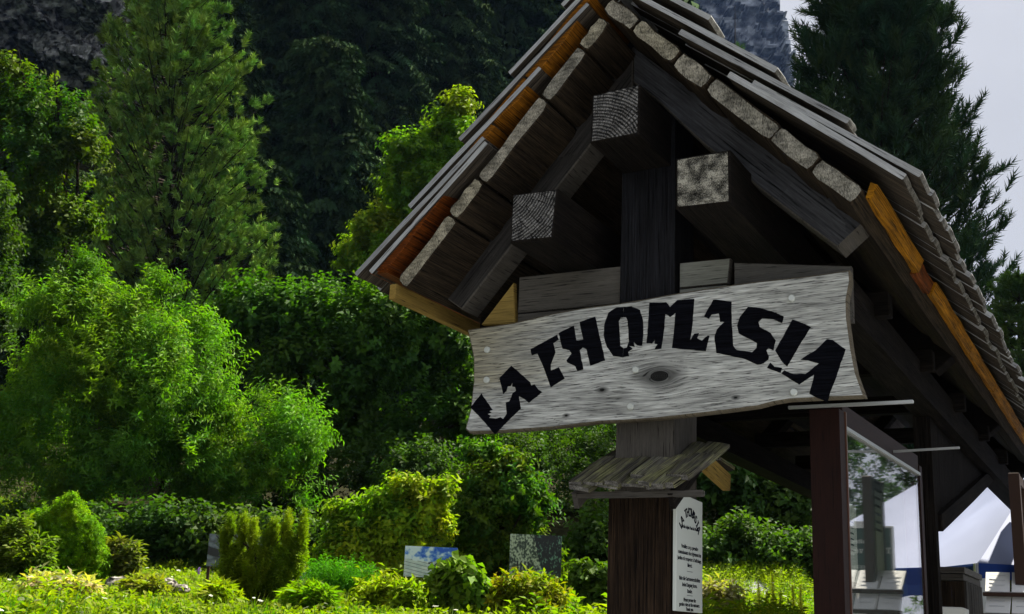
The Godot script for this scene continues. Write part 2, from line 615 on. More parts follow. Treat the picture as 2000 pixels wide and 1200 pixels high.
func scatter(called: String, mesh: Mesh, m: Material, trs: Array, cols: Array, parent: Node, origin := Vector3.ZERO) -> MultiMeshInstance3D:
	var mm := MultiMesh.new()
	mm.transform_format = MultiMesh.TRANSFORM_3D
	mm.use_colors = true
	mm.mesh = mesh
	mm.instance_count = trs.size()
	for i in trs.size():
		var t: Transform3D = trs[i]
		t.origin -= origin
		mm.set_instance_transform(i, t)
		mm.set_instance_color(i, cols[i])
	var o := MultiMeshInstance3D.new()
	o.name = numbered(called) if parent == self else called
	o.multimesh = mm
	o.material_override = m
	o.set_meta("kind", "stuff")
	parent.add_child(o, true)
	return o

func facing(dir: Vector3, sc: float, roll: float) -> Basis:
	# y axis along dir
	var y := dir.normalized()
	var r := Vector3(1, 0, 0) if abs(y.x) < 0.8 else Vector3(0, 0, 1)
	var x := r.cross(y).normalized()
	var z := x.cross(y).normalized()
	return Basis(x, y, z).rotated(y, roll).scaled(Vector3(sc, sc, sc))

func tint(c: Color, amount: float, warm := 0.0) -> Color:
	var k := 1.0 + rf(-amount, amount)
	var w := rf(-0.5, 1.0) * warm
	return Color(clampf(c.r * k * (1.0 + 1.2 * w), 0, 1), clampf(c.g * k * (1.0 + 0.35 * w), 0, 1), clampf(c.b * k * (1.0 - 0.3 * w), 0, 1))

# broad-leaved tree or shrub: leaf sprigs on the outer shells of clumps, limbs reaching into each clump
func bush(called: String, label: String, category: String, depth: float, root_x: float, clumps: Array, n: int, leaf_mesh: Array, c: Color, opts := {}, group := "") -> Node3D:
	rng.seed = hash(label)
	var foot := ground_at(root_x, depth)
	var t := thing(called, label, category, foot, group)
	var mp := depth / F
	var trs := []
	var cols := []
	var total := 0.0
	for k in clumps: total += k[2] * k[3]
	var nz := noise(opts.get("nf", 1.6), 7 + clumps.size(), 2)
	var up_mix: float = opts.get("up", 0.5)
	var ext: float = leaf_mesh[0].get_aabb().size.y * 0.5
	var wood_mb := MB.new()
	var trunk_top: Vector3 = at(clumps[0][0], clumps[0][1], depth)
	var hub := foot.lerp(Vector3(foot.x, trunk_top.y, foot.z), 0.35)
	var tr: float = opts.get("trunk", 0.06)
	tube(wood_mb, [foot - Vector3(0, 0.25, 0), foot.lerp(hub, 0.5) + Vector3(rf(-0.05, 0.05), 0, rf(-0.05, 0.05)), hub], [tr * 1.3, tr, tr * 0.8], 7)
	for k in clumps:
		var cen := at(k[0], k[1], depth + (k[4] if k.size() > 4 else rf(-0.4, 0.4) * k[2] * mp))
		var rx: float = max(k[2] * mp - ext, k[2] * mp * 0.45)
		var ry: float = max(k[3] * mp - ext, k[3] * mp * 0.45)
		var rz: float = (rx + ry) * 0.5
		var mid := hub.lerp(cen, 0.55) + Vector3(rf(-0.1, 0.1), rf(0, 0.15), rf(-0.1, 0.1))
		tube(wood_mb, [hub, mid, cen, cen + (cen - mid) * 0.3], [tr * 0.5, tr * 0.3, tr * 0.16, 0.003], 5)
		for b in 5:
			var o := Vector3(rf(-1, 1), rf(-0.3, 1), rf(-1, 1)).normalized()
			tube(wood_mb, [mid.lerp(cen, rf(0.3, 1.0)), cen + Vector3(o.x * rx, o.y * ry, o.z * rz) * 0.8], [tr * 0.12, 0.003], 3)
		var cnt := int(n * k[2] * k[3] / total)
		if k.size() > 5: cnt = max(cnt, 420)
		var ct := tint(c, 0.12, opts.get("warm", 0.2))
		var lumps: Array = []
		var nl := 9 if opts.get("lump", true) else 0
		for i in nl:
			var lo := Vector3(rng.randfn(), rng.randfn() + 0.3, rng.randfn()).normalized() * rf(0.55, 1.0)
			lumps.append([lo, rf(0.22, 0.5)])
		for i in cnt:
			var o := Vector3(rng.randfn(), rng.randfn(), rng.randfn()).normalized()
			var q := o.x * rgt + o.y * Vector3.UP + o.z * fwd
			var rr: float = pow(rng.randf(), 0.5)
			var off := o * rr
			if nl > 0 and i % 7 > 0:
				var lp: Array = lumps[rng.randi() % nl]
				off = lp[0] + o * rr * lp[1]
			elif nl > 0 and i % 14 == 0:
				off = o * rf(1.0, 1.35)
			var pos: Vector3 = cen + (rgt * off.x * rx + Vector3.UP * off.y * ry + fwd * off.z * rz)
			var g := nz.get_noise_3dv(pos)
			if g < opts.get("gap", -0.18): continue
			pos += q * g * rx * 0.55
			var dir := (q * (1.0 - up_mix) + Vector3.UP * up_mix + Vector3(rf(-0.4, 0.4), rf(-0.4, 0.4), rf(-0.4, 0.4)))
			trs.append(Transform3D(facing(dir, rf(0.55, 1.4) * (k[5] if k.size() > 5 else 1.0), rf(0, TAU)), pos))
			cols.append(tint(ct, 0.26, opts.get("warm", 0.2)))
	part("trunk", wood_mb.mesh(), [M.bark], t, Transform3D())
	# shared out between the leaf shapes
	var per := {}
	for i in trs.size():
		var w := i % leaf_mesh.size()
		if not per.has(w): per[w] = [[], []]
		per[w][0].append(trs[i]); per[w][1].append(cols[i])
	for w in per:
		scatter("crown", leaf_mesh[w], opts.get("mat", M.leaf), per[w][0], per[w][1], t, foot)
	return t

# conifer with whorled branches; style 0 pine with upturned tufts, 1 spruce with hanging fronds
func conifer(called: String, label: String, depth: float, x: float, top_y: float, r_px: float, whorls: int, per_whorl: int, tufts: int, meshes: Array, c: Color, style: int, opts := {}, group := "") -> Node3D:
	rng.seed = hash(label)
	var foot := ground_at(x, depth)
	var top := at(x + opts.get("lean", 0.0), top_y, depth)
	var h := top.y - foot.y
	var rad := r_px * depth / F
	var t := thing(called, label, "tree", foot, group)
	var mb := MB.new()
	var pts := []
	var rads := []
	var tr0: float = opts.get("trunk", h * 0.016)
	for i in 9:
		var f := i / 8.0
		pts.append(foot.lerp(top, f) + Vector3(rf(-1, 1), 0, rf(-1, 1)) * 0.012 * h * f * (1 - f))
		rads.append(lerp(tr0, 0.015, f))
	pts[0].y -= 0.4
	tube(mb, pts, rads, 8)
	var nz := noise(opts.get("nf", 0.9), 5, 2)
	var gap: float = opts.get("gap", -0.25)
	var trs := []
	var cols := []
	var start: float = opts.get("start", 0.08)
	for w in whorls:
		var f: float = lerp(start, 0.985, (w + rf(-0.3, 0.3)) / whorls)
		var prof: float = opts.get("profile", 0.0)
		var pr: float = pow(1.0 - f, 0.75) if prof == 0.0 else sqrt(clampf(1.0 - pow(absf(f - 0.25) / 0.75, 2.2), 0.0, 1.0))
		if prof > 0.0: pr = lerp(pow(1.0 - f, 0.75), pr, prof)
		var ln: float = max(rad * pr, rad * 0.05)
		var ct := tint(c, 0.15, 0.15)
		var c0 := foot.lerp(top, f)
		for b in per_whorl:
			var an := TAU * (b + rf(-0.35, 0.35)) / per_whorl + w * 1.3
			var out := rgt * cos(an) + fwd * sin(an)
			if opts.get("cull", true) and out.dot(fwd) > 0.75: continue
			var l := ln * rf(0.7, 1.15)
			var rise: float = (0.25 if style == 0 else lerp(-0.35, 0.25, f)) + rf(-0.08, 0.08)
			var b1 := c0 + out * l * 0.5 + Vector3.UP * l * rise * 0.5
			var b2 := c0 + out * l + Vector3.UP * l * (rise + (0.28 if style == 0 else 0.02))
			tube(mb, [c0, b1, b2], [0.01 + l * 0.012, 0.008 + l * 0.006, 0.004], 3)
			for k in tufts:
				var s := pow(rng.randf(), 0.6)
				if s < 0.18: continue
				var p := c0.lerp(b1, s * 2.0) if s < 0.5 else b1.lerp(b2, s * 2.0 - 1.0)
				var wide := l * 0.3 * (1.0 - s * 0.7)
				var tang := out.cross(Vector3.UP)
				var sgn := rf(-1, 1)
				p += tang * sgn * wide + Vector3.UP * rf(-0.06, 0.10) * l
				if nz.get_noise_3dv(p) < gap: continue
				var dir: Vector3
				if style == 0:
					dir = out * rf(0.0, 0.9) + tang * (sgn * 0.4 + rf(-0.5, 0.5)) + Vector3.UP * rf(0.3, 1.2)
				else:
					dir = out * rf(0.5, 1.0) + tang * sgn * 0.8 + Vector3.UP * rf(-0.9, 0.15)
				var bs: Basis
				if style == 1:
					# fronds hang: their own -z axis points down
					var y := dir.normalized()
					var xx := Vector3.UP.cross(y).normalized() * -1.0
					var zz := xx.cross(y).normalized()
					if zz.y < 0: zz = -zz; xx = -xx
					var sc: float = rf(0.7, 1.3) * opts.get("size", 1.0)
					bs = Basis(xx, y, zz).scaled(Vector3(sc, sc, sc))
				else:
					bs = facing(dir, rf(0.7, 1.25) * opts.get("size", 1.0), rf(0, TAU))
				trs.append(Transform3D(bs, p))
				cols.append(tint(ct, opts.get("vary", 0.25), 0.25))
	part("trunk", mb.mesh(), [M.bark], t)
	var per := {}
	for i in trs.size():
		var w := i % meshes.size()
		if not per.has(w): per[w] = [[], []]
		per[w][0].append(trs[i]); per[w][1].append(cols[i])
	for w in per:
		scatter("crown", meshes[w], opts.get("mat", M.needle), per[w][0], per[w][1], t, foot)
	return t

# ---------------------------------------------------------------- the shelter
const ZR := -3.78    # rake of the shingles
const ZD := -3.82    # ends of the deck planks
const ZF := -4.20    # front of the king post
const ZB := -11.6    # far end of the roof
const EL := Vector2(-2.589, 2.930)   # left eave, top of the deck
const ER := Vector2(-0.738, 3.054)
const AP := Vector2(-1.670, 3.985)

func poly_px(pts: Array, z: float) -> PackedVector2Array:
	var o := PackedVector2Array()
	for p in pts: o.append(z2(p[0], p[1], z))
	return o

# a piece whose outline is given on the plane z, running back by depth
func piece(called: String, poly: PackedVector2Array, z: float, depth: float, mats: Array, parent: Node, bevel := 0.005, segs := 1, wob := 0.0, unit := 0.25) -> MeshInstance3D:
	var cen := Vector2.ZERO
	for p in poly: cen += p
	cen /= poly.size()
	var loc := PackedVector2Array()
	for p in poly: loc.append(p - cen)
	var m := extrude(loc, depth, bevel, segs, wob, Vector2(rf(0, 3), rf(0, 3)), unit, Vector2(unit * 0.5, unit * 0.5) if called == "purlin" else Vector2(rf(0, 1), rf(0, 1)))
	return part(called, m, mats, parent, Transform3D(Basis(), Vector3(cen.x, cen.y, z)))

func shingle_shape(w: float, ln: float, th: float) -> ArrayMesh:
	# split board: slightly wavy faces and an uneven lower end
	var p := PackedVector2Array([Vector2(-w / 2, -th / 2), Vector2(w * rf(-0.2, 0.2), -th * rf(0.42, 0.55)), Vector2(w / 2, -th / 2), Vector2(w / 2, th * rf(0.35, 0.5)), Vector2(w * rf(-0.2, 0.2), th * rf(0.45, 0.6)), Vector2(-w / 2, th * rf(0.4, 0.5))])
	return extrude(p, ln, 0.0022, 3, 0.0016, Vector2(rf(0, 4), rf(0, 4)), 0.2, Vector2(rf(0, 1), rf(0, 1)), 2)

func append_mesh(mbs: Array, m: ArrayMesh, tr: Transform3D):
	for s in 3:
		var a := m.surface_get_arrays(s)
		var mb: MB = mbs[s]
		var vs: PackedVector3Array = a[Mesh.ARRAY_VERTEX]
		var ns: PackedVector3Array = a[Mesh.ARRAY_NORMAL]
		for i in vs.size():
			mb.v.append(tr * vs[i]); mb.n.append((tr.basis * ns[i]).normalized())
		mb.t.append_array(a[Mesh.ARRAY_TEX_UV])

func roof_shingles(sh: Node3D):
	rng.seed = 404
	var kinds := {}
	for w in [0.11, 0.145, 0.18]:
		kinds[w] = []
		for k in 3: kinds[w].append(shingle_shape(w - 0.006, 0.70 + 0.03 * k, 0.022))
	var far := [MB.new(), MB.new(), MB.new()]
	var count := 0
	for side in 2:
		var e: Vector2 = EL if side == 0 else ER
		var d := (AP - e).normalized()
		var n := Vector2(-d.y, d.x) if side == 0 else Vector2(d.y, -d.x)
		var top := e.distance_to(AP)
		for course in 5:
			var s0: float = (-0.085 if side == 0 else -0.112) + 0.335 * course
			for layer in (2 if course == 0 else 1):
				var z := ZR - rf(0.0, 0.02)
				while z > ZB:
					var w: float = [0.11, 0.145, 0.18][rng.randi() % 3]
					if z == ZR: w = 0.18
					var s1 := s0 + rf(-0.02, 0.02) + (0.05 if layer == 1 else 0.0)
					var hi := 0.142 - 0.04 * layer + rf(-0.004, 0.006)
					var lo := 0.052 - 0.02 * layer
					var ln := 0.72
					if s1 + ln > top + 0.04: ln = top + 0.04 - s1
					var m: ArrayMesh = kinds[w][rng.randi() % 3]
					if ln < 0.6: m = shingle_shape(w - 0.006, ln, 0.022)
					var p0 := e + d * s1 + n * hi
					var p1: Vector2 = e + d * (s1 + ln) + n * (lo if ln > 0.6 else lerp(hi, lo, ln / 0.72))
					var zc := z - w / 2
					var tr := along(Vector3(p0.x, p0.y, zc), Vector3(p1.x, p1.y, zc), Vector3(n.x, n.y, 0))
					tr.basis = tr.basis.rotated(tr.basis.z, rf(-0.03, 0.03))
					var near := z > ZR - 1.7 or (side == 1 and course == 0 and z > -9.0)
					if near and count < 290:
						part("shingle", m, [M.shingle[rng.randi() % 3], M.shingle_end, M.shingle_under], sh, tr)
						count += 1
					else:
						append_mesh(far, m, tr)
					z -= w
	var fm := ArrayMesh.new()
	for q in far: q.add_to(fm)
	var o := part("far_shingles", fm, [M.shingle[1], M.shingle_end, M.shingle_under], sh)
	o.set_meta("kind", "stuff")
	# ridge boards
	for s in [-1, 1]:
		var d := Vector2(0.707 * s, -0.707)
		var a := AP + Vector2(0, 0.20) + d * 0.10 + Vector2(0, 0.02)
		beam("ridge_board", Vector3(a.x, a.y, ZR + 0.02), Vector3(a.x, a.y, ZB), 0.24, 0.024, [M.shingle[0], M.shingle_end], sh, 0.003, 0.0, Vector3(0.707 * s, 0.707, 0))

func deck_planks(sh: Node3D):
	rng.seed = 77
	# slabs with rounded, rough-sawn ends; breaks along the slope as seen on the gable
	var breaks_r := [[0.0, 0.13], [0.13, 0.31], [0.31, 0.44], [0.44, 0.70], [0.70, 0.85], [0.85, 1.0]]
	var breaks_l := [[0.06, 0.16], [0.16, 0.335], [0.335, 0.625], [0.625, 0.755], [0.755, 1.0]]
	for side in 2:
		var e: Vector2 = EL if side == 0 else ER
		var d := (e - AP).normalized()
		var n := Vector2(d.y, -d.x) if side == 0 else Vector2(-d.y, d.x)   # outwards
		if n.y < 0: n = -n
		var top := e.distance_to(AP)
		for b in (breaks_l if side == 0 else breaks_r):
			var a0: float = b[0] * top + 0.0015
			var a1: float = b[1] * top - 0.0015
			var th := rf(0.058, 0.07)
			var p := PackedVector2Array()
			var q := AP - n * 0.0
			p.append(q + d * (a0 + 0.005) - n * 0.002)
			for k in 4:
				p.append(q + d * lerp(a0 + 0.025, a1 - 0.025, k / 3.0) + n * rf(-0.004, 0.006))
			p.append(q + d * (a1 - 0.004) - n * 0.004)
			p.append(q + d * a1 - n * th * 0.55)
			p.append(q + d * (a1 - 0.006) - n * (th - 0.004))
			for k in 3:
				p.append(q + d * lerp(a1 - 0.04, a0 + 0.04, k / 2.0) - n * (th + rf(-0.004, 0.006)))
			p.append(q + d * (a0 + 0.006) - n * (th - 0.006))
			p.append(q + d * a0 - n * th * 0.5)
			piece("deck_plank", p, ZD - rf(0.0, 0.025), ZD - ZB - 0.1, [M.deck, M.deck_end[rng.randi() % 3]], sh, 0.0045, 10, 0.003, rf(0.24, 0.4))

func build_shelter():
	var foot := Vector3(-1.655, ground_h(Vector3(-1.655, 0, -4.34)), -4.34)
	var sh := thing("entrance_shelter", "dark timber entrance shelter with a steep shingled gable roof on a central post", "shelter", foot)
	rng.seed = 8
	# posts and king post
	var gy := foot.y - 0.2
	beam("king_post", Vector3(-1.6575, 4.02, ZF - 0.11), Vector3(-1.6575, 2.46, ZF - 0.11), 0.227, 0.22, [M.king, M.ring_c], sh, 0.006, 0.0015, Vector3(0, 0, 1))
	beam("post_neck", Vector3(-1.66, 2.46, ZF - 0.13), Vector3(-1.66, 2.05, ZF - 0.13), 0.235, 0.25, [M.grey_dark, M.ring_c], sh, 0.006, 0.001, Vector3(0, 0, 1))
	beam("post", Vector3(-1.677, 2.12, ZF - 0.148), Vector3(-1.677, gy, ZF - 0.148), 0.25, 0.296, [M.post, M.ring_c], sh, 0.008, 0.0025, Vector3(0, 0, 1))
	# purlins
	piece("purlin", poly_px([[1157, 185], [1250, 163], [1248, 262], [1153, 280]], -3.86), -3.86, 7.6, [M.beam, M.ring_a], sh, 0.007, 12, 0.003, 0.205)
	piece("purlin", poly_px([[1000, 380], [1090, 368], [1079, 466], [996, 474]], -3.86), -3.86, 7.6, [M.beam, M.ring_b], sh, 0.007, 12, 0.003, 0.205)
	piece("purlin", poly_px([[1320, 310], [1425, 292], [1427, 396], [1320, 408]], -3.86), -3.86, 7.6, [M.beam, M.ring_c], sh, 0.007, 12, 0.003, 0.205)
	# rafters (front pair shows; further pairs behind)
	var rl := PackedVector2Array([Vector2(-2.53, 2.93), Vector2(-1.70, 3.92), Vector2(-1.70, 3.72), Vector2(-2.445, 2.87)])
	var rr := PackedVector2Array([Vector2(-1.697, 3.918), Vector2(-0.80, 3.05), Vector2(-0.90, 2.965), Vector2(-1.165, 3.215), Vector2(-1.405, 3.45), Vector2(-1.60, 3.67), Vector2(-1.697, 3.76)])
	piece("rafter", rl, -4.12, 0.14, [M.grey_dark, rafter_face(Color(0.075, 0.07, 0.065), 49.6)], sh, 0.005, 1, 0.0, 1.0)
	piece("rafter", rr, -4.12, 0.14, [M.grey_dark, rafter_face(Color(0.12, 0.125, 0.14), -44.5)], sh, 0.005, 1, 0.0, 1.0)
	for z in [-6.3, -8.4, -10.6]:
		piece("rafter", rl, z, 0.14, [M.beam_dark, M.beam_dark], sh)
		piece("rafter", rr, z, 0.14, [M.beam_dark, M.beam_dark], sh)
	# boards closing the gable behind the sign
	for k in 3:
		var y: float = 2.965 - 0.105 * k
		piece("gable_plank", PackedVector2Array([Vector2(-2.24, y - 0.1), Vector2(-1.775, y - 0.1), Vector2(-1.775, y + (0.055 if k == 0 else 0.0)), Vector2(-2.24, y + (0.055 if k == 0 else 0.0))]), ZF - 0.03, 0.035, [M.grey_dark, plank_face(Color(0.15, 0.14, 0.12))], sh, 0.003, 1, 0.0, 1.0)
		piece("gable_plank", PackedVector2Array([Vector2(-1.535, y - 0.06), Vector2(-1.335 + rf(-0.01, 0.01), y - 0.06), Vector2(-1.33 + rf(-0.012, 0.012), y + 0.04), Vector2(-1.535, y + 0.042)]), ZF - 0.03, 0.035, [M.grey_dark, plank_face(Color(0.33, 0.34, 0.29))], sh, 0.003, 1, 0.0, 1.0)
	piece("gable_plank", PackedVector2Array([Vector2(-1.32, 2.72), Vector2(-0.88, 2.72), Vector2(-0.88, 2.93), Vector2(-1.32, 2.99)]), ZF - 0.045, 0.035, [M.grey_dark, plank_face(Color(0.17, 0.165, 0.15))], sh, 0.003, 1, 0.0, 1.0)
	piece("gable_plank", poly_px([[940, 634], [1003, 552], [1006, 634]], ZF - 0.015), ZF - 0.015, 0.03, [M.yellow, plank_face(Color(0.46, 0.32, 0.09))], sh, 0.003, 1, 0.0, 1.0)
	# eave boards on both sides, plates, braces and rear posts
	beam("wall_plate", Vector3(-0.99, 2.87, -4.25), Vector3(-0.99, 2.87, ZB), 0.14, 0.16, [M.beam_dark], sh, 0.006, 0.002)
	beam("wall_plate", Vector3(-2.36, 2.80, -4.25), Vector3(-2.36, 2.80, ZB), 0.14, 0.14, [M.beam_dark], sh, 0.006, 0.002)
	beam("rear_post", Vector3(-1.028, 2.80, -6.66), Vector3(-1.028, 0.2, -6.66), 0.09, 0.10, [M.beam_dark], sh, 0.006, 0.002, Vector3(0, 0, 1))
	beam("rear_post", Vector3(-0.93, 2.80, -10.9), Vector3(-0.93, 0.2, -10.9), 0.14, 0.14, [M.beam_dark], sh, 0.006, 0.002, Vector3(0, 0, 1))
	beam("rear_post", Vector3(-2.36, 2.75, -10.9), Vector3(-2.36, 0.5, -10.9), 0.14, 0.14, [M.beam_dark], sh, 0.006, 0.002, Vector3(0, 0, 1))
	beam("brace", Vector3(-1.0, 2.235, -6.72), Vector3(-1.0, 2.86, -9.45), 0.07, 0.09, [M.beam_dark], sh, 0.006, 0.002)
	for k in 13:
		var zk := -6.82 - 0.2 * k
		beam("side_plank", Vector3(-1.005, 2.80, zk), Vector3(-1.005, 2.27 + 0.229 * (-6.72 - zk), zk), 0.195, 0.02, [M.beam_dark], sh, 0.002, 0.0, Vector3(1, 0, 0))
	# cross boards under the roof
	for k in 6:
		var z := -4.9 - 1.1 * k
		beam("tie_beam", Vector3(-2.4, 2.95, z), Vector3(-0.86, 2.95, z), 0.07, 0.10, [M.beam_dark], sh, 0.005, 0.002)
	beam("tie_rod", onz(1540, 797, -4.42), onz(1785, 785, -4.42), 0.012, 0.012, [M.steel], sh, 0.002)
	beam("tie_rod", onz(1682, 886, -5.6), onz(1875, 875, -5.6), 0.010, 0.010, [M.steel], sh, 0.002)
	deck_planks(sh)
	# fresh orange boards under the shingles, showing along the rake and the right eave
	piece("under_board", poly_px([[1124, 12], [1150, -14], [1158, -10], [1104, 78], [1038, 154], [1022, 146]], -3.805), -3.805, 0.8, [M.orange[0], M.orange[0]], sh, 0.003)
	piece("under_board", poly_px([[1021, 151], [1034, 158], [1018, 190], [962, 240], [954, 232]], -3.805), -3.805, 0.8, [M.orange[0], M.orange[0]], sh, 0.003)
	piece("under_board", poly_px([[955, 240], [966, 246], [938, 285], [886, 352], [875, 345]], -3.805), -3.805, 0.8, [M.orange[0], M.orange[0]], sh, 0.003)
	piece("under_board", poly_px([[872, 352], [884, 358], [800, 470], [762, 518], [722, 534]], -3.805), -3.805, 0.8, [M.orange[2], M.orange[2]], sh, 0.003)
	var zz := -3.84
	var kk := 0
	for ln in [0.9, 0.32, 1.15, 1.0, 1.3, 1.4, 1.3]:
		var o: float = -0.012 if kk == 1 else 0.0
		var p := PackedVector2Array([Vector2(-0.722 + o, 3.090), Vector2(-0.700 + o, 3.078), Vector2(-0.722 + o, 3.026), Vector2(-0.744 + o, 3.034)])
		piece("fascia_board", p, zz, ln, [M.orange[2] if kk == 1 else M.orange[1], M.orange[1]], sh, 0.003, 5, 0.003)
		zz -= ln + 0.006
		kk += 1
	beam("eave_board", Vector3(-2.60, 2.885, ZD - 0.01), Vector3(-2.60, 2.885, ZB), 0.03, 0.06, [M.yellow, M.yellow], sh, 0.003, 0.002)
	beam("eave_board", Vector3(-2.655, 2.975, ZD), Vector3(-2.655, 2.975, ZB), 0.06, 0.025, [M.orange[2]], sh, 0.003, 0.002)
	roof_shingles(sh)
	post_canopy(sh)

func rafter_face(c: Color, deg: float) -> StandardMaterial3D:
	return turned_face(c, deg, "grain")
func plank_face(c: Color) -> StandardMaterial3D:
	var m := wood(c, "grain", 0.25)
	m.uv1_scale = Vector3(0.8, 3.0, 1)
	return m
func turned_face(c: Color, deg: float, which: String) -> StandardMaterial3D:
	# grain turned along a sloping board: a copy of the grain picture sheared by drawing it along the slope
	var key := "turned_%d" % int(deg)
	if not T.has(key):
		var sz := 512
		var src: Image = grain_image(512, 512, 9, 0.35, 1.0)
		var d := src.get_data()
		var o := PackedByteArray()
		o.resize(sz * sz)
		var ca := cos(deg_to_rad(deg))
		var sa := sin(deg_to_rad(deg))
		for y in sz:
			for x in sz:
				var wx := x / float(sz) * 1.1
				var wy := -y / float(sz) * 1.1
				var u := wx * ca + wy * sa
				var v := -wx * sa + wy * ca
				o[y * sz + x] = d[posmod(int(v * 512 * 2.2), 512) * 512 + posmod(int(u * 512 * 0.8), 512)]
		T[key] = tex(Image.create_from_data(sz, sz, false, Image.FORMAT_L8, o))
	var m := mat(c, 0.8)
	m.albedo_texture = T[key]
	m.heightmap_enabled = true
	m.heightmap_texture = T[key]
	m.heightmap_scale = 0.3
	m.uv1_scale = Vector3(1 / 1.1, -1 / 1.1, 1)
	return m

func post_canopy(sh: Node3D):
	rng.seed = 515
	# little shingled roof round the post: front slope, back slope, gable boards
	var zr := -4.345
	var ridge_l := Vector3(-1.862, 2.277, zr)
	var ridge_r := Vector3(-1.478, 2.272, zr)
	var sl_f := Vector3(0, -0.178, 0.335)
	var sl_b := Vector3(0, -0.035, -0.31)
	var cn := Node3D.new()
	cn.name = "post_canopy"
	sh.add_child(cn)
	beam("eave_board", ridge_l + sl_f + Vector3(0.01, -0.014, -0.02), ridge_r + sl_f + Vector3(0.11, -0.008, -0.02), 0.025, 0.022, [M.grey_dark, M.ring_c], cn, 0.003)
	beam("gable_board", ridge_r + Vector3(-0.01, -0.03, 0.01), ridge_r + sl_f + Vector3(-0.01, -0.035, -0.02), 0.02, 0.06, [M.beam], cn, 0.002)
	beam("gable_board", ridge_r + Vector3(0.005, -0.03, -0.005), ridge_r + sl_b + Vector3(0.005, -0.04, 0.03), 0.03, 0.065, [M.yellow, M.yellow], cn, 0.003)
	beam("gable_board", ridge_l + Vector3(0, -0.03, 0.01), ridge_l + sl_f + Vector3(0, -0.035, -0.02), 0.02, 0.06, [M.grey_dark], cn, 0.002)
	for layer in 2:
		var x := ridge_l.x + 0.06 - 0.03 * layer
		while x < ridge_r.x + 0.035:
			var w := rf(0.05, 0.095)
			for row in 2:
				var t0 := (-0.08 if row == 1 else 0.38) + rf(-0.03, 0.03) - 0.02 * layer
				var t1 := t0 + rf(0.6, 0.68)
				if t1 > 0.97: t1 = 1.05 + rf(0.0, 0.09)
				var hh := 0.004 + 0.012 * (1 - row) + 0.013 * layer
				var skew := rf(0.02, 0.07)
				var a := Vector3(x + w * 0.5 - skew * t1, ridge_l.y, zr) + sl_f * t1 + Vector3(0, hh + 0.008, 0.0)
				var b := Vector3(x + w * 0.5 - skew * t0, ridge_l.y, zr) + sl_f * t0 + Vector3(0, hh + rf(0, 0.006), 0.0)
				if b.x > -1.79 and b.x < -1.53 and t0 < 0.4 and t0 < 0.35: b = Vector3(b.x, ridge_l.y, zr) + sl_f * 0.40 + Vector3(0, hh, 0)
				var m := shingle_shape(w - 0.004, a.distance_to(b), rf(0.012, 0.026))
				var tr := along(a, b, Vector3(0, 0.335, 0.185))
				tr.basis = tr.basis.rotated(tr.basis.z, rf(-0.16, 0.16)).rotated(Vector3(0, 1, 0), rf(-0.05, 0.05))
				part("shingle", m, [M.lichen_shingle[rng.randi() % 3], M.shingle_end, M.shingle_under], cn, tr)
			x += w
	var xb := ridge_l.x
	while xb < ridge_r.x + 0.02:
		var w := rf(0.07, 0.1)
		var a := Vector3(xb + w / 2, ridge_l.y, zr) + sl_b * rf(1.0, 1.1) + Vector3(0, 0.02, 0)
		var b := Vector3(xb + w / 2, ridge_l.y, zr) + sl_b * rf(0.0, 0.06) + Vector3(0, 0.015, 0)
		if xb > -1.85 and xb < -1.52: b = Vector3(xb + w / 2, ridge_l.y, zr) + sl_b * 0.48 + Vector3(0, 0.015, 0)
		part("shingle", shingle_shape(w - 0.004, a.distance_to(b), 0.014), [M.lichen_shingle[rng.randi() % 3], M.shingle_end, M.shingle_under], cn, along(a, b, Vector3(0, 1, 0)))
		xb += w

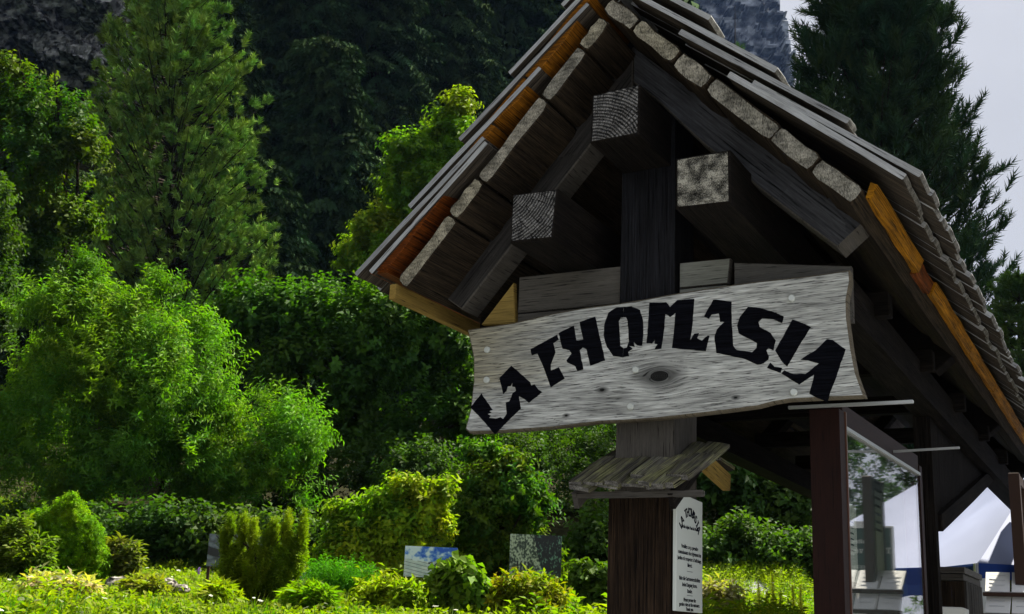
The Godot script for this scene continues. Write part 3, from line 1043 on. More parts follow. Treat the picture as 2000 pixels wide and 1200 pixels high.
# ---------------------------------------------------------------- the sign
const ZS := -4.13
func sign_texture(lo: Vector2, hi: Vector2) -> Array:
	var w := 1400
	var h := 460
	var knots := [[z2(1288, 735, ZS), 0.036], [z2(1176, 762, ZS), 0.010], [z2(1106, 812, ZS), 0.006], [z2(1437, 777, ZS), 0.006]]
	var fine := noise(1.0, 91, 3)
	var mid := noise(1.0, 92, 3)
	var blot := noise(2.2, 93, 4)
	var o := PackedByteArray()
	o.resize(w * h * 3)
	var hm := PackedByteArray()
	hm.resize(w * h)
	for j in h:
		for i in w:
			var p := Vector2(lerp(lo.x, hi.x, (i + 0.5) / w), lerp(hi.y, lo.y, (j + 0.5) / h))
			var psi := p.y - 0.035 * (p.x - lo.x)
			var kd := 0.0
			var inner := -1.0
			for kn in knots:
				var d: Vector2 = p - kn[0]
				d.x *= 0.55
				var r2 := d.length_squared()
				var rk: float = kn[1]
				if r2 < rk * rk * 60.0:
					var dp := d.y * rk * rk * 1.1 / (r2 + rk * rk * 0.5)
					psi -= dp
					kd = max(kd, clampf(1.5 - sqrt(r2) / (rk * 1.25), 0.0, 1.0))
					if r2 < rk * rk * 0.30: inner = sqrt(r2) / rk
			var f := fine.get_noise_2d(p.x * 9.0, psi * 190.0)
			var g := mid.get_noise_2d(p.x * 3.0, psi * 60.0)
			var b := blot.get_noise_2d(p.x, psi * 3.0)
			var val := 0.78 + 0.22 * g + 0.12 * b + 0.25 * f
			var crack: float = clampf((-f - 0.42) / 0.12, 0.0, 1.0)
			val *= 1.0 - 0.5 * crack
			var hgt := 0.55 + 0.4 * f + 0.2 * g - 0.4 * crack
			val *= 1.0 - 0.45 * kd
			if inner >= 0.0:
				val = 0.16 + 0.10 * sin(inner * 60.0) + 0.05 * f
				hgt = 0.2 + 0.15 * sin(inner * 60.0)
			var c := Color(val * 1.0, val * 0.99, val * 0.955)
			# darker, browner tone towards the upper left corner, with an edge that follows the grain
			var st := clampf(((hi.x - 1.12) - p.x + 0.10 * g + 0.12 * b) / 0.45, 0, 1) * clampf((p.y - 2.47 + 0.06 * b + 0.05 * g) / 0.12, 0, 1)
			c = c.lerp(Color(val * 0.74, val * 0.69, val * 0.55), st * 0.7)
			var at_i := (j * w + i) * 3
			o[at_i] = int(clampf(c.r, 0, 1) * 255); o[at_i + 1] = int(clampf(c.g, 0, 1) * 255); o[at_i + 2] = int(clampf(c.b, 0, 1) * 255)
			hm[j * w + i] = int(clampf(hgt, 0, 1) * 255)
	return [tex(Image.create_from_data(w, h, false, Image.FORMAT_RGB8, o)), tex(Image.create_from_data(w, h, false, Image.FORMAT_L8, hm))]

func build_sign():
	rng.seed = 12
	var outline := [[912, 644], [1000, 631], [1080, 612], [1140, 601], [1212, 592], [1260, 584], [1320, 573], [1409, 559], [1482, 549], [1578, 539], [1660, 527],
		[1662, 548], [1655, 585], [1656, 622], [1664, 680], [1673, 728], [1690, 775],
		[1600, 779], [1540, 782], [1510, 787], [1480, 795], [1420, 803], [1360, 810], [1290, 818], [1220, 823], [1172, 825], [1080, 836], [980, 843], [916, 846],
		[908, 838], [918, 800], [924, 745], [924, 700], [918, 670]]
	var poly := poly_px(outline, ZS)
	var lo := Vector2(1e9, 1e9)
	var hi := -lo
	for p in poly:
		lo = lo.min(p); hi = hi.max(p)
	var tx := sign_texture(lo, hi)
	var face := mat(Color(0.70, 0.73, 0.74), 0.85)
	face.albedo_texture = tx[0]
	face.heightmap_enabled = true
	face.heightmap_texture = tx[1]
	face.heightmap_scale = 0.25
	face.uv1_scale = Vector3(1.0 / (hi.x - lo.x), -1.0 / (hi.y - lo.y), 1)
	var cen := (lo + hi) * 0.5
	var o := thing("name_board", "broad grey weathered wooden board with black carved name and leaf shapes", "sign", Vector3(cen.x, lo.y, ZS))
	var loc := PackedVector2Array()
	for p in poly: loc.append(p - cen)
	var m := extrude(loc, 0.05, 0.006, 1, 0.0, Vector2.ZERO, 1.0, cen - Vector2(lo.x, hi.y))
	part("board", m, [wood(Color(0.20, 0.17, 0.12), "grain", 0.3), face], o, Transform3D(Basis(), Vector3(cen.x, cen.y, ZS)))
	var A := func(x, y): return [900.0 + x / 4.8, 620.0 + y / 4.8]
	var B := func(x, y): return [900.0 + x / 2.5, 560.0 + y / 2.5]
	var C := func(x, y): return [1240.0 + x / 4.137, 540.0 + y / 4.137]
	var letters := [
		[A, [92,845, 195,715, 250,800, 300,868, 268,880, 290,895, 252,908, 282,922, 265,945, 330,952, 372,938, 398,955, 432,905, 422,800, 455,790, 478,738, 485,715, 520,690, 510,655, 482,650, 488,605, 470,645, 440,650, 430,690, 398,722, 380,640, 362,570, 475,455, 560,530, 650,608, 662,642, 692,630, 728,680, 762,700, 735,728, 640,803, 600,770, 545,740, 555,800, 565,855, 440,978, 320,1098, 200,960]],
		[A, [655,300, 905,165, 918,210, 868,245, 888,330, 845,440, 845,500, 920,470, 975,575, 845,660, 785,490, 720,340, 668,358]],
		[A, [918,150, 1060,80, 1085,220, 1150,210, 1115,45, 1262,-5, 1310,210, 1355,405, 1215,455, 1180,300, 1145,285, 1115,310, 1150,490, 1095,505, 1075,460, 1000,425, 992,405, 1040,340, 1020,310, 955,295]],
		[B, [795,100, 762,102, 722,128, 702,185, 698,235, 713,292, 745,340, 790,346, 795,302, 780,290, 772,170, 782,152, 795,150]],
		[B, [796,150, 808,150, 815,165, 822,270, 812,298, 796,302, 791,346, 822,340, 818,318, 840,305, 822,290, 850,295, 845,272, 862,287, 885,290, 892,240, 890,165, 876,115, 832,97, 796,100]],
		[C, [118,215, 255,210, 285,250, 345,192, 482,183, 465,400, 448,520, 480,465, 520,460, 505,500, 545,520, 590,480, 605,482, 575,605, 440,592, 300,580, 318,430, 330,295, 285,330, 248,305, 240,420, 215,585, 160,592, 185,550, 160,545, 165,510, 140,545, 95,540, 108,400]],
		[C, [635,190, 690,192, 783,205, 785,400, 795,560, 822,595, 950,615, 985,580, 988,540, 840,460, 828,400, 850,330, 915,248, 1010,255, 1110,285, 1205,325, 1190,378, 1110,345, 1030,340, 1000,370, 1010,410, 1100,460, 1140,520, 1122,600, 1080,580, 1065,600, 1085,650, 1080,675, 1040,705, 990,715, 880,665, 660,620, 645,490, 665,430, 725,370, 690,368, 680,300, 620,310, 600,345, 560,325]],
		[C, [1095,698, 1130,732, 1192,742, 1178,782, 1070,742]],
		[C, [1275,350, 1310,360, 1425,410, 1330,560, 1232,730, 1190,690, 1135,600, 1210,470]],
		[C, [1555,508, 1600,515, 1705,590, 1640,780, 1555,1015, 1480,985, 1412,950, 1450,795, 1330,875, 1185,785, 1210,760, 1280,790, 1380,790, 1490,705, 1400,680, 1340,675, 1460,600]],
	]
	for l in letters:
		var pp := PackedVector2Array()
		var xs: Array = l[1]
		for i in range(0, xs.size(), 2):
			var q: Array = l[0].call(xs[i], xs[i + 1])
			pp.append(z2(q[0], q[1], ZS))
		pp = ccw(pp)
		# hand-cut edges: split the long ones and shift them a little
		var rough := PackedVector2Array()
		for i in pp.size():
			var a := pp[i]
			var b := pp[(i + 1) % pp.size()]
			rough.append(a)
			var k := int(a.distance_to(b) / 0.02)
			for s in k:
				rough.append(a.lerp(b, (s + 1.0) / (k + 1)) + Vector2(rf(-1, 1), rf(-1, 1)) * 0.0011)
		if Geometry2D.triangulate_polygon(rough).is_empty(): rough = pp
		var c0 := rough[0]
		var lc := PackedVector2Array()
		for p in rough: lc.append(p - c0)
		part("letter", extrude(lc, 0.006), [M.letter_paint], o, Transform3D(Basis(), Vector3(c0.x, c0.y, ZS + 0.0015)))
	for q in [[952, 684], [951, 743], [1242, 723], [1232, 795], [1547, 583], [1551, 767]]:
		var p := onz(q[0], q[1], ZS)
		var head := PackedVector2Array()
		for k in 14: head.append(Vector2(cos(TAU * k / 14), sin(TAU * k / 14)) * 0.0135)
		part("nail", extrude(head, 0.014, 0.003), [M.nail], o, Transform3D(Basis(), Vector3(p.x, p.y, ZS + 0.009)))

func text(s: String, size: float, m: Material, parent: Node, tr: Transform3D, font := "Droid Serif", bold := false) -> MeshInstance3D:
	var t := TextMesh.new()
	var f := SystemFont.new()
	f.font_names = PackedStringArray([font])
	if bold: f.font_weight = 700
	t.font = f
	t.text = s
	t.font_size = 32
	t.pixel_size = size / 32.0
	t.depth = 0.0012
	return part("lettering", t, [m], parent, tr)

func build_notice():
	# narrow white notice on the right side of the post
	var x := -1.549
	var z0 := -4.203
	var z1 := -4.494
	var y0 := 1.688
	var y1 := 2.115
	var o := thing("notice_board", "narrow white notice panel with black lettering on the side of the post", "notice", Vector3(x, y0, (z0 + z1) / 2))
	var b := Basis(Vector3.UP, PI / 2)
	var w := z0 - z1
	var ol := PackedVector2Array([Vector2(-w / 2, 0), Vector2(w / 2, 0), Vector2(w / 2, y1 - y0 - 0.008), Vector2(-w / 2 + 0.035, y1 - y0), Vector2(-w / 2 + 0.02, y1 - y0 - 0.03), Vector2(-w / 2, y1 - y0 - 0.035)])
	part("panel", extrude(ol, 0.014, 0.0015), [M.cream], o, Transform3D(b, Vector3(x + 0.018, y0, (z0 + z1) / 2)))
	var zc := (z0 + z1) / 2
	var X := x + 0.0185
	var word := "LA THOMASIA"
	for i in word.length():
		if word[i] == " ": continue
		var an := deg_to_rad(lerp(-58.0, 58.0, i / 10.0))
		var r := 0.118
		var p := Vector3(X, 1.965 + (cos(an)) * r - 0.03, zc - sin(an) * r)
		text(word[i], 0.046, M.ink, o, Transform3D(b * Basis(Vector3(0, 0, 1), -an), p), "Droid Sans", true)
	var lines := [["Jardin alpin Pont de Nant", 1.995, 0.0155], ["Veuillez s.v.p. prendre", 1.922, 0.0175], ["connaissance du règlement du", 1.900, 0.0175], ["jardin et le respecter à l'affichage.", 1.878, 0.0165], ["Merci.", 1.856, 0.0175],
		["Bitte die Gartenvorschriften", 1.806, 0.0175], ["beim Eingang lesen.", 1.784, 0.0175], ["Danke.", 1.762, 0.0175], ["Please peruse the", 1.730, 0.0165], ["garden rules at the entrance.", 1.713, 0.0165], ["Thank you.", 1.697, 0.0155]]
	for l in lines: text(l[0], l[2], M.ink, o, Transform3D(b, Vector3(X, l[1], zc)))
	for y in [1.834, 1.747]:
		beam("rule", Vector3(X, y, zc + 0.03), Vector3(X, y, zc - 0.03), 0.001, 0.0015, [M.ink], o, 0.0)
	beam("hook", Vector3(x + 0.01, y1 + 0.03, zc + 0.03), Vector3(x + 0.01, y1 - 0.01, zc + 0.03), 0.005, 0.005, [M.steel], o, 0.0, 0.0, Vector3(0, 0, 1))

# ---------------------------------------------------------------- display cases and other fittings
func build_cases():
	rng.seed = 31
	var xg := -1.0
	var o := thing("display_case", "tall red-brown framed glass display case under the shelter roof", "display case", Vector3(-1.05, 0.35, -5.4))
	var top := 2.455
	beam("corner_post", Vector3(-1.048, top, -4.53), Vector3(-1.048, 0.35, -4.53), 0.112, 0.09, [M.red_frame], o, 0.005, 0.0, Vector3(0, 0, 1))
	beam("corner_post", Vector3(-1.04, top + 0.03, -6.30), Vector3(-1.04, 0.35, -6.30), 0.09, 0.07, [M.red_frame], o, 0.005, 0.0, Vector3(0, 0, 1))
	beam("top_rail", Vector3(-1.03, top - 0.01, -4.575), Vector3(-1.03, top + 0.03, -6.265), 0.06, 0.085, [M.red_frame], o, 0.004)
	beam("glazing_bead", Vector3(xg + 0.004, top - 0.06, -4.58), Vector3(xg + 0.004, top - 0.02, -6.262), 0.012, 0.014, [M.steel], o, 0.002)
	beam("glazing_bead", Vector3(-0.992, top, -4.582), Vector3(-0.992, 0.9, -4.582), 0.010, 0.012, [mat(Color(0.10, 0.04, 0.02), 0.4)], o, 0.002, 0.0, Vector3(0, 0, 1))
	beam("bottom_rail", Vector3(-1.03, 1.0, -4.575), Vector3(-1.03, 1.0, -6.265), 0.06, 0.1, [M.red_frame], o, 0.004)
	var back := mat(Color(0.035, 0.05, 0.045), 0.7)
	beam("back_panel", Vector3(-1.085, 1.72, -4.60), Vector3(-1.085, 1.72, -6.25), 0.02, 1.44, [back], o, 0.002)
	var gm := BoxMesh.new()
	gm.size = Vector3(0.005, 1.38, 1.685)
	part("glass_pane", gm, [M.glass], o, Transform3D(Basis(), Vector3(xg - 0.004, 1.74, -5.42)))
	# a printed sheet hung inside
	var sheet := thing("notice_sheet", "pale paper sheet with dark lines hung inside the glass display case", "notice", Vector3(-1.03, 1.75, -4.75))
	var pm := BoxMesh.new()
	pm.size = Vector3(0.002, 0.30, 0.26)
	part("paper", pm, [mat(Color(0.55, 0.6, 0.5), 0.7)], sheet, Transform3D(Basis(), Vector3(-1.03, 1.98, -4.77)))
	for k in 6:
		beam("printed_line", Vector3(-1.0285, 2.06 - 0.022 * k, -4.68), Vector3(-1.0285, 2.06 - 0.022 * k, -4.84), 0.001, 0.006, [M.ink], sheet, 0.0)
	# far display stand at the right edge
	var s2 := thing("display_stand", "brown framed glass display stand with leaflets at the right picture edge", "display case", Vector3(-0.67, 0.35, -6.95))
	var pa := onz(1981, 925, -6.95)
	beam("corner_post", Vector3(pa.x, pa.y, -6.95), Vector3(pa.x, 0.35, -6.95), 0.055, 0.06, [M.brown_frame], s2, 0.004, 0.0, Vector3(0, 0, 1))
	beam("corner_post", Vector3(pa.x, pa.y, -7.23), Vector3(pa.x, 0.35, -7.23), 0.055, 0.06, [M.brown_frame], s2, 0.004, 0.0, Vector3(0, 0, 1))
	beam("top_rail", Vector3(pa.x, pa.y - 0.03, -6.985), Vector3(pa.x, pa.y - 0.03, -7.2), 0.05, 0.05, [M.brown_frame], s2, 0.004)
	beam("shelf_rail", Vector3(pa.x, 1.955, -6.985), Vector3(pa.x, 1.955, -7.2), 0.05, 0.03, [M.brown_frame], s2, 0.004)
	var g2 := BoxMesh.new()
	g2.size = Vector3(0.005, pa.y - 2.03, 0.22)
	part("glass_pane", g2, [M.glass], s2, Transform3D(Basis(), Vector3(pa.x + 0.012, (pa.y + 1.91) / 2, -7.09)))
	var bb := BoxMesh.new()
	bb.size = Vector3(0.01, pa.y - 2.05, 0.22)
	part("back_panel", bb, [mat(Color(0.62, 0.66, 0.58), 0.7)], s2, Transform3D(Basis(), Vector3(pa.x - 0.02, (pa.y + 1.91) / 2, -7.09)))
	for k in 7:
		beam("printed_line", Vector3(pa.x - 0.0262, 2.50 - 0.045 * k, -7.00), Vector3(pa.x - 0.0262, 2.50 - 0.045 * k, -7.15), 0.001, 0.014, [M.ink], s2, 0.0)
	# leaflets leaning towards the path on two sloping tiers
	for k in 2:
		var yt: float = [2.005, 1.895][k]
		var zt: float = [-7.0, -6.93][k]
		beam("leaflet_shelf", Vector3(-0.80, yt - 0.125, zt + 0.13), Vector3(-0.30, yt - 0.125, zt + 0.13), 0.03, 0.02, [M.brown_frame], s2, 0.002)
		for j in 3:
			var l := thing("leaflet", [["white leaflet leaning on the upper tier, left of the display stand post", "white leaflet on the upper tier, directly below the stand post", "white leaflet on the upper tier, cut by the right edge"], ["white leaflet on the lower tier, left of the display stand post", "white leaflet on the lower tier, directly below the stand post", "white leaflet on the lower tier, cut by the right edge"]][k][j], "leaflet", Vector3(-0.73 + 0.13 * j, yt - 0.11, zt + 0.12), "leaflets on the display stand")
			var lf := PackedVector2Array([Vector2(-0.06, 0), Vector2(0.06, 0), Vector2(0.06, 0.17), Vector2(0.02, 0.172), Vector2(-0.06, 0.17)])
			part("paper_stack", extrude(lf, 0.012, 0.001), [M.paper], l, Transform3D(Basis(Vector3(1, 0, 0), -0.85 + rf(-0.04, 0.04)).rotated(Vector3.UP, rf(-0.05, 0.05)), Vector3(-0.73 + 0.13 * j, yt - 0.11, zt + 0.125)))
			for r in 3:
				var q := Basis(Vector3(1, 0, 0), -0.85)
				var c := Vector3(-0.73 + 0.13 * j, yt - 0.11, zt + 0.125) + q * Vector3(0, 0.05 + 0.04 * r, 0.0035)
				beam("printed_line", c + Vector3(-0.04, 0, 0), c + Vector3(0.035, 0, 0), 0.004, 0.001, [mat(Color(0.3, 0.32, 0.36))], l, 0.0)
	# framed poster on a stand beyond the right edge; the case's pane mirrors it
	var ps := thing("poster_stand", "framed dark green poster with white lettering, seen mirrored in the glass case", "poster", Vector3(-0.42, 0.35, -7.5))
	build_poster(ps)

func build_poster(ps: Node3D):
	var c := Vector3(-0.465, 2.03, -7.5)
	var w := 0.34
	var h := 0.50
	var green := mat(Color(0.045, 0.085, 0.075), 0.6)
	var bx := BoxMesh.new()
	bx.size = Vector3(w, h, 0.012)
	part("board", bx, [green], ps, Transform3D(Basis(), c))
	for s in [-1, 1]:
		beam("frame", c + Vector3(s * (w / 2 + 0.006), h / 2 + 0.012, 0), c + Vector3(s * (w / 2 + 0.006), -h / 2 - 0.012, 0), 0.012, 0.022, [M.white], ps, 0.002, 0.0, Vector3(0, 0, 1))
		beam("frame", c + Vector3(-w / 2, s * (h / 2 + 0.006), 0), c + Vector3(w / 2, s * (h / 2 + 0.006), 0), 0.022, 0.012, [M.white], ps, 0.002)
	beam("clip", c + Vector3(-0.05, h / 2 + 0.025, 0), c + Vector3(0.05, h / 2 + 0.025, 0), 0.02, 0.03, [M.white], ps, 0.003)
	beam("leg", c + Vector3(0, -h / 2 - 0.01, -0.01), Vector3(c.x, 0.3, c.z - 0.01), 0.03, 0.03, [M.brown_frame], ps, 0.002, 0.0, Vector3(0, 0, 1))
	var f := c + Vector3(0, 0, 0.0075)
	var pale := mat(Color(0.7, 0.72, 0.66), 0.6)
	var ringp := PackedVector2Array()
	for k in 12: ringp.append(Vector2(cos(TAU * k / 12), sin(TAU * k / 12)) * 0.022)
	part("emblem", extrude(ringp, 0.001), [pale], ps, Transform3D(Basis(), f + Vector3(-0.115, 0.17, 0.001)))
	for k in 12: ringp[k] *= 0.62
	part("emblem", extrude(ringp, 0.001), [green], ps, Transform3D(Basis(), f + Vector3(-0.115, 0.17, 0.0018)))
	text("retraites", 0.035, pale, ps, Transform3D(Basis(), f + Vector3(-0.01, 0.17, 0)), "Droid Sans", true)
	text("Trésor végétal", 0.045, pale, ps, Transform3D(Basis(), f + Vector3(0.0, 0.115, 0)), "Droid Serif", true)
	text("Jusqu'au", 0.03, pale, ps, Transform3D(Basis(), f + Vector3(0.0, 0.02, 0)), "Droid Serif", false)
	text("11 31", 0.06, pale, ps, Transform3D(Basis(), f + Vector3(0.0, -0.03, 0)), "Droid Serif", true)
	var pic := BoxMesh.new()
	pic.size = Vector3(0.11, 0.16, 0.002)
	part("picture", pic, [mat(Color(0.10, 0.32, 0.42), 0.5)], ps, Transform3D(Basis(), f + Vector3(-0.10, -0.14, 0)))

func build_tent():
	rng.seed = 5
	var d := 12.0
	var o := thing("market_tent", "pale blue-white pavilion tent with dark blue valance beyond the shelter", "tent", ground_at(1960, d))
	# square tent: peak, four eaves
	var apex := at(2010, 940, d)
	var e0 := at(1700, 1120, d)
	var half := 2.05
	var ey := e0.y
	var cen := Vector3(apex.x, ey, apex.z) + rgt * 0.35
	var pts := []
	for k in 4:
		var a := deg_to_rad(28.197) + PI / 4 + PI / 2 * k + 0.06
		pts.append(cen + Vector3(cos(a), 0, -sin(a)) * half * 1.2)
	var cloth := mat(Color(0.34, 0.38, 0.55), 0.7)
	cloth.backlight_enabled = true
	cloth.backlight = Color(0.25, 0.27, 0.30)
	var blue := mat(Color(0.012, 0.04, 0.20), 0.6)
	blue.backlight_enabled = true
	blue.backlight = Color(0.1, 0.15, 0.3)
	var top := MB.new()
	var nz := noise(1.3, 8, 3)
	var n := 14
	var pk := Vector3(cen.x, apex.y + 0.47, cen.z)
	for k in 4:
		var a: Vector3 = pts[k]
		var b: Vector3 = pts[(k + 1) % 4]
		var g := []
		for i in n + 1:
			var row := []
			for j in n + 1:
				var f := float(i) / n
				var e := a.lerp(b, float(j) / n)
				var p := pk.lerp(e, f)
				p.y += -0.07 * sin(PI * f) * (1.0 - absf(2.0 * j / n - 1.0)) + 0.018 * nz.get_noise_3dv(p * 2.0) * sin(PI * f)
				row.append(p)
			g.append(row)
		grid_sheet(top, g, Vector3.UP)
	part("canopy", top.mesh(), [cloth], o)
	for k in 4:
		var a: Vector3 = pts[k]
		var b: Vector3 = pts[(k + 1) % 4]
		var mb := MB.new()
		var out := (a + b - cen * 2.0)
		out.y = 0
		out = out.normalized()
		for i in 24:
			var f0 := i / 24.0
			var f1 := (i + 1) / 24.0
			var w0 := out * 0.02 * sin(f0 * 40.0)
			var w1 := out * 0.02 * sin(f1 * 40.0)
			var d0 := 0.14 + 0.02 * cos(f0 * TAU * 5)
			var d1 := 0.14 + 0.02 * cos(f1 * TAU * 5)
			var p0 := a.lerp(b, f0) + out * 0.01
			var p1 := a.lerp(b, f1) + out * 0.01
			mb.quad(p0, p1, p1 - Vector3(0, d1, 0) + w1, p0 - Vector3(0, d0, 0) + w0, out)
		part("valance", mb.mesh(), [blue], o)
		beam("leg", a - out * 0.03, Vector3(a.x, 0.2, a.z) - out * 0.03, 0.04, 0.04, [M.white], o, 0.002, 0.0, out)

func build_cabinet():
	rng.seed = 9
	# weathered plank cabinet right of the far post
	var z := -7.6
	var p0 := onz(1832, 1108, z)
	var p1 := onz(1868, 1108, z)
	var o := thing("plank_cabinet", "weathered brown plank cabinet with a grey lid behind the shelter post", "cabinet", Vector3(p0.x, 0.35, z))
	var w := p1.x - p0.x + 0.04
	var len := 0.75
	var top := p0.y
	var lid := PackedVector2Array([Vector2(0, -0.035), Vector2(w + 0.03, -0.035), Vector2(w + 0.03, 0), Vector2(0, 0.0)])
	part("lid", extrude(lid, len + 0.06, 0.003, 1), [wood(Color(0.16, 0.15, 0.14)), wood(Color(0.10, 0.09, 0.08))], o, Transform3D(Basis(), Vector3(p0.x - 0.02, top, z + 0.03)))
	part("lid", extrude(lid, len + 0.03, 0.003, 1), [wood(Color(0.13, 0.12, 0.11)), wood(Color(0.10, 0.09, 0.08))], o, Transform3D(Basis(), Vector3(p0.x - 0.03, top - 0.04, z + 0.015)))
	for k in 2:
		beam("front_plank", Vector3(p0.x + w * (k + 0.5) / 2, top - 0.08, z), Vector3(p0.x + w * (k + 0.5) / 2, 0.35, z), w / 2 - 0.004, 0.02, [wood(Color(0.075, 0.05, 0.03), "rough_grain", 0.4)], o, 0.002, 0.001, Vector3(0, 0, 1))
	for k in 7:
		var zz := z - 0.05 - len * (k + 0.0) / 7
		beam("side_plank", Vector3(p0.x + w, top - 0.08, zz), Vector3(p0.x + w, 0.35, zz), 0.02, len / 7 - 0.006, [wood(Color(0.13, 0.12, 0.105) * rf(0.75, 1.2), "rough_grain", 0.4)], o, 0.002, 0.001, Vector3(0, 0, 1))
	var wp := thing("white_board", "plain white board standing beside the plank cabinet", "board", Vector3(p0.x + 0.3, 0.35, -8.6))
	var bx := BoxMesh.new()
	var c0 := onz(1914, 1130, -8.6)
	bx.size = Vector3(0.10, c0.y - 0.35, 0.02)
	part("panel", bx, [mat(Color(0.6, 0.63, 0.66), 0.6)], wp, Transform3D(Basis(), Vector3(c0.x, (c0.y + 0.35) / 2, -8.6)))
	var l := thing("leaflet_box", "white leaflet box on the ledge at the foot of the plank cabinet", "box", onz(1855, 1200, -7.1))
	var p := onz(1855, 1186, -7.1)
	part("box", extrude(PackedVector2Array([Vector2(-0.08, -0.12), Vector2(0.08, -0.12), Vector2(0.085, -0.01), Vector2(0.06, 0), Vector2(-0.07, 0), Vector2(-0.085, -0.015)]), 0.12, 0.004), [M.white], l, Transform3D(Basis(), p))
	part("holder_foot", extrude(rect(0.06, 0.9), 0.06, 0.003), [M.brown_frame], l, Transform3D(Basis(), p + Vector3(0, -0.57, -0.03)))

func picture(kind: int) -> ImageTexture:
	var w := 160
	var h := 110
	var im := Image.create_empty(w, h, false, Image.FORMAT_RGB8)
	var n := noise(0.03, 70 + kind, 5)
	for y in h:
		for x in w:
			var u := x / float(w)
			var v := y / float(h)
			var g := n.get_noise_2d(x, y)
			var c: Color
			if kind == 0:
				# blue sky with cloud over a snow field
				var hz := 0.42 + 0.12 * u + 0.1 * g
				if v < hz:
					c = Color(0.10, 0.34, 0.78).lerp(Color(0.82, 0.88, 0.92), clampf(1.25 - u * 1.5 + g * 1.6 - v * 0.2, 0, 1))
				else:
					c = Color(0.66, 0.73, 0.74).lerp(Color(0.85, 0.87, 0.85), clampf(0.5 + g, 0, 1))
					if abs(fposmod(v * 9.0 - u * 3.2, 1.0) - 0.5) < 0.07 and u < 0.6: c = c * 0.55
					if v < hz + 0.22 and u > 0.45 and g > 0.0: c = Color(0.16, 0.19, 0.20)
			elif kind == 1:
				# a pale rocky wall with dark foliage
				var g2 := n.get_noise_2d(x * 4.0, y * 4.0)
				c = Color(0.16, 0.21, 0.17).lerp(Color(0.66, 0.70, 0.60), clampf(0.5 + g * 1.2 + g2 * 1.8, 0, 1))
				if u > 0.45 + 0.25 * v: c = Color(0.03, 0.06, 0.08).lerp(Color(0.35, 0.5, 0.42), clampf(g * 1.5 + g2 * 2.2 - 0.1, 0, 1))
				if u > 0.1 and u < 0.4 and v > 0.5 and fposmod(u * 14.0, 1.0) < 0.4 and v < 0.75: c = Color(0.12, 0.13, 0.12)
			else:
				c = Color(0.22, 0.24, 0.26).lerp(Color(0.42, 0.46, 0.5), clampf(0.5 + g * 1.5, 0, 1))
				if absf(v - 0.5 - 0.08 * sin(u * 9.0)) < 0.12: c = Color(0.05, 0.06, 0.07)
			im.set_pixel(x, y, c)
	return tex(im)

func photo_panel(label: String, x0: float, y0: float, x1: float, y1: float, depth: float, kind: int):
	var a := at(x0, y0, depth)
	var b := at(x1, y1, depth)
	var w := (b - a).dot(rgt)
	var h := a.y - b.y
	var mid := (a + b) / 2
	var o := thing("photo_panel", label, "panel", grounded(mid), "photo panels in the garden")
	var bs := Basis(rgt, Vector3.UP, -fwd)
	var m := StandardMaterial3D.new()
	m.albedo_texture = picture(kind)
	m.roughness = 0.4
	var q := PackedVector2Array([Vector2(-w / 2, -h / 2), Vector2(w / 2, -h / 2), Vector2(w / 2, h / 2), Vector2(-w / 2, h / 2)])
	m.uv1_scale = Vector3(1.0 / w, -1.0 / h, 1)
	part("picture", extrude(q, 0.012, 0.0, 1, 0.0, Vector2.ZERO, 1.0, Vector2(w / 2, -h / 2)), [M.steel, m], o, Transform3D(bs, mid))
	for s in [-1, 1]:
		var p: Vector3 = mid + rgt * s * (w / 2 - 0.02) + fwd * 0.02
		beam("leg", p + Vector3(0, h / 2, 0), grounded(p) - Vector3(0, 0.1, 0), 0.025, 0.025, [M.brown_frame], o, 0.002, 0.0, fwd)

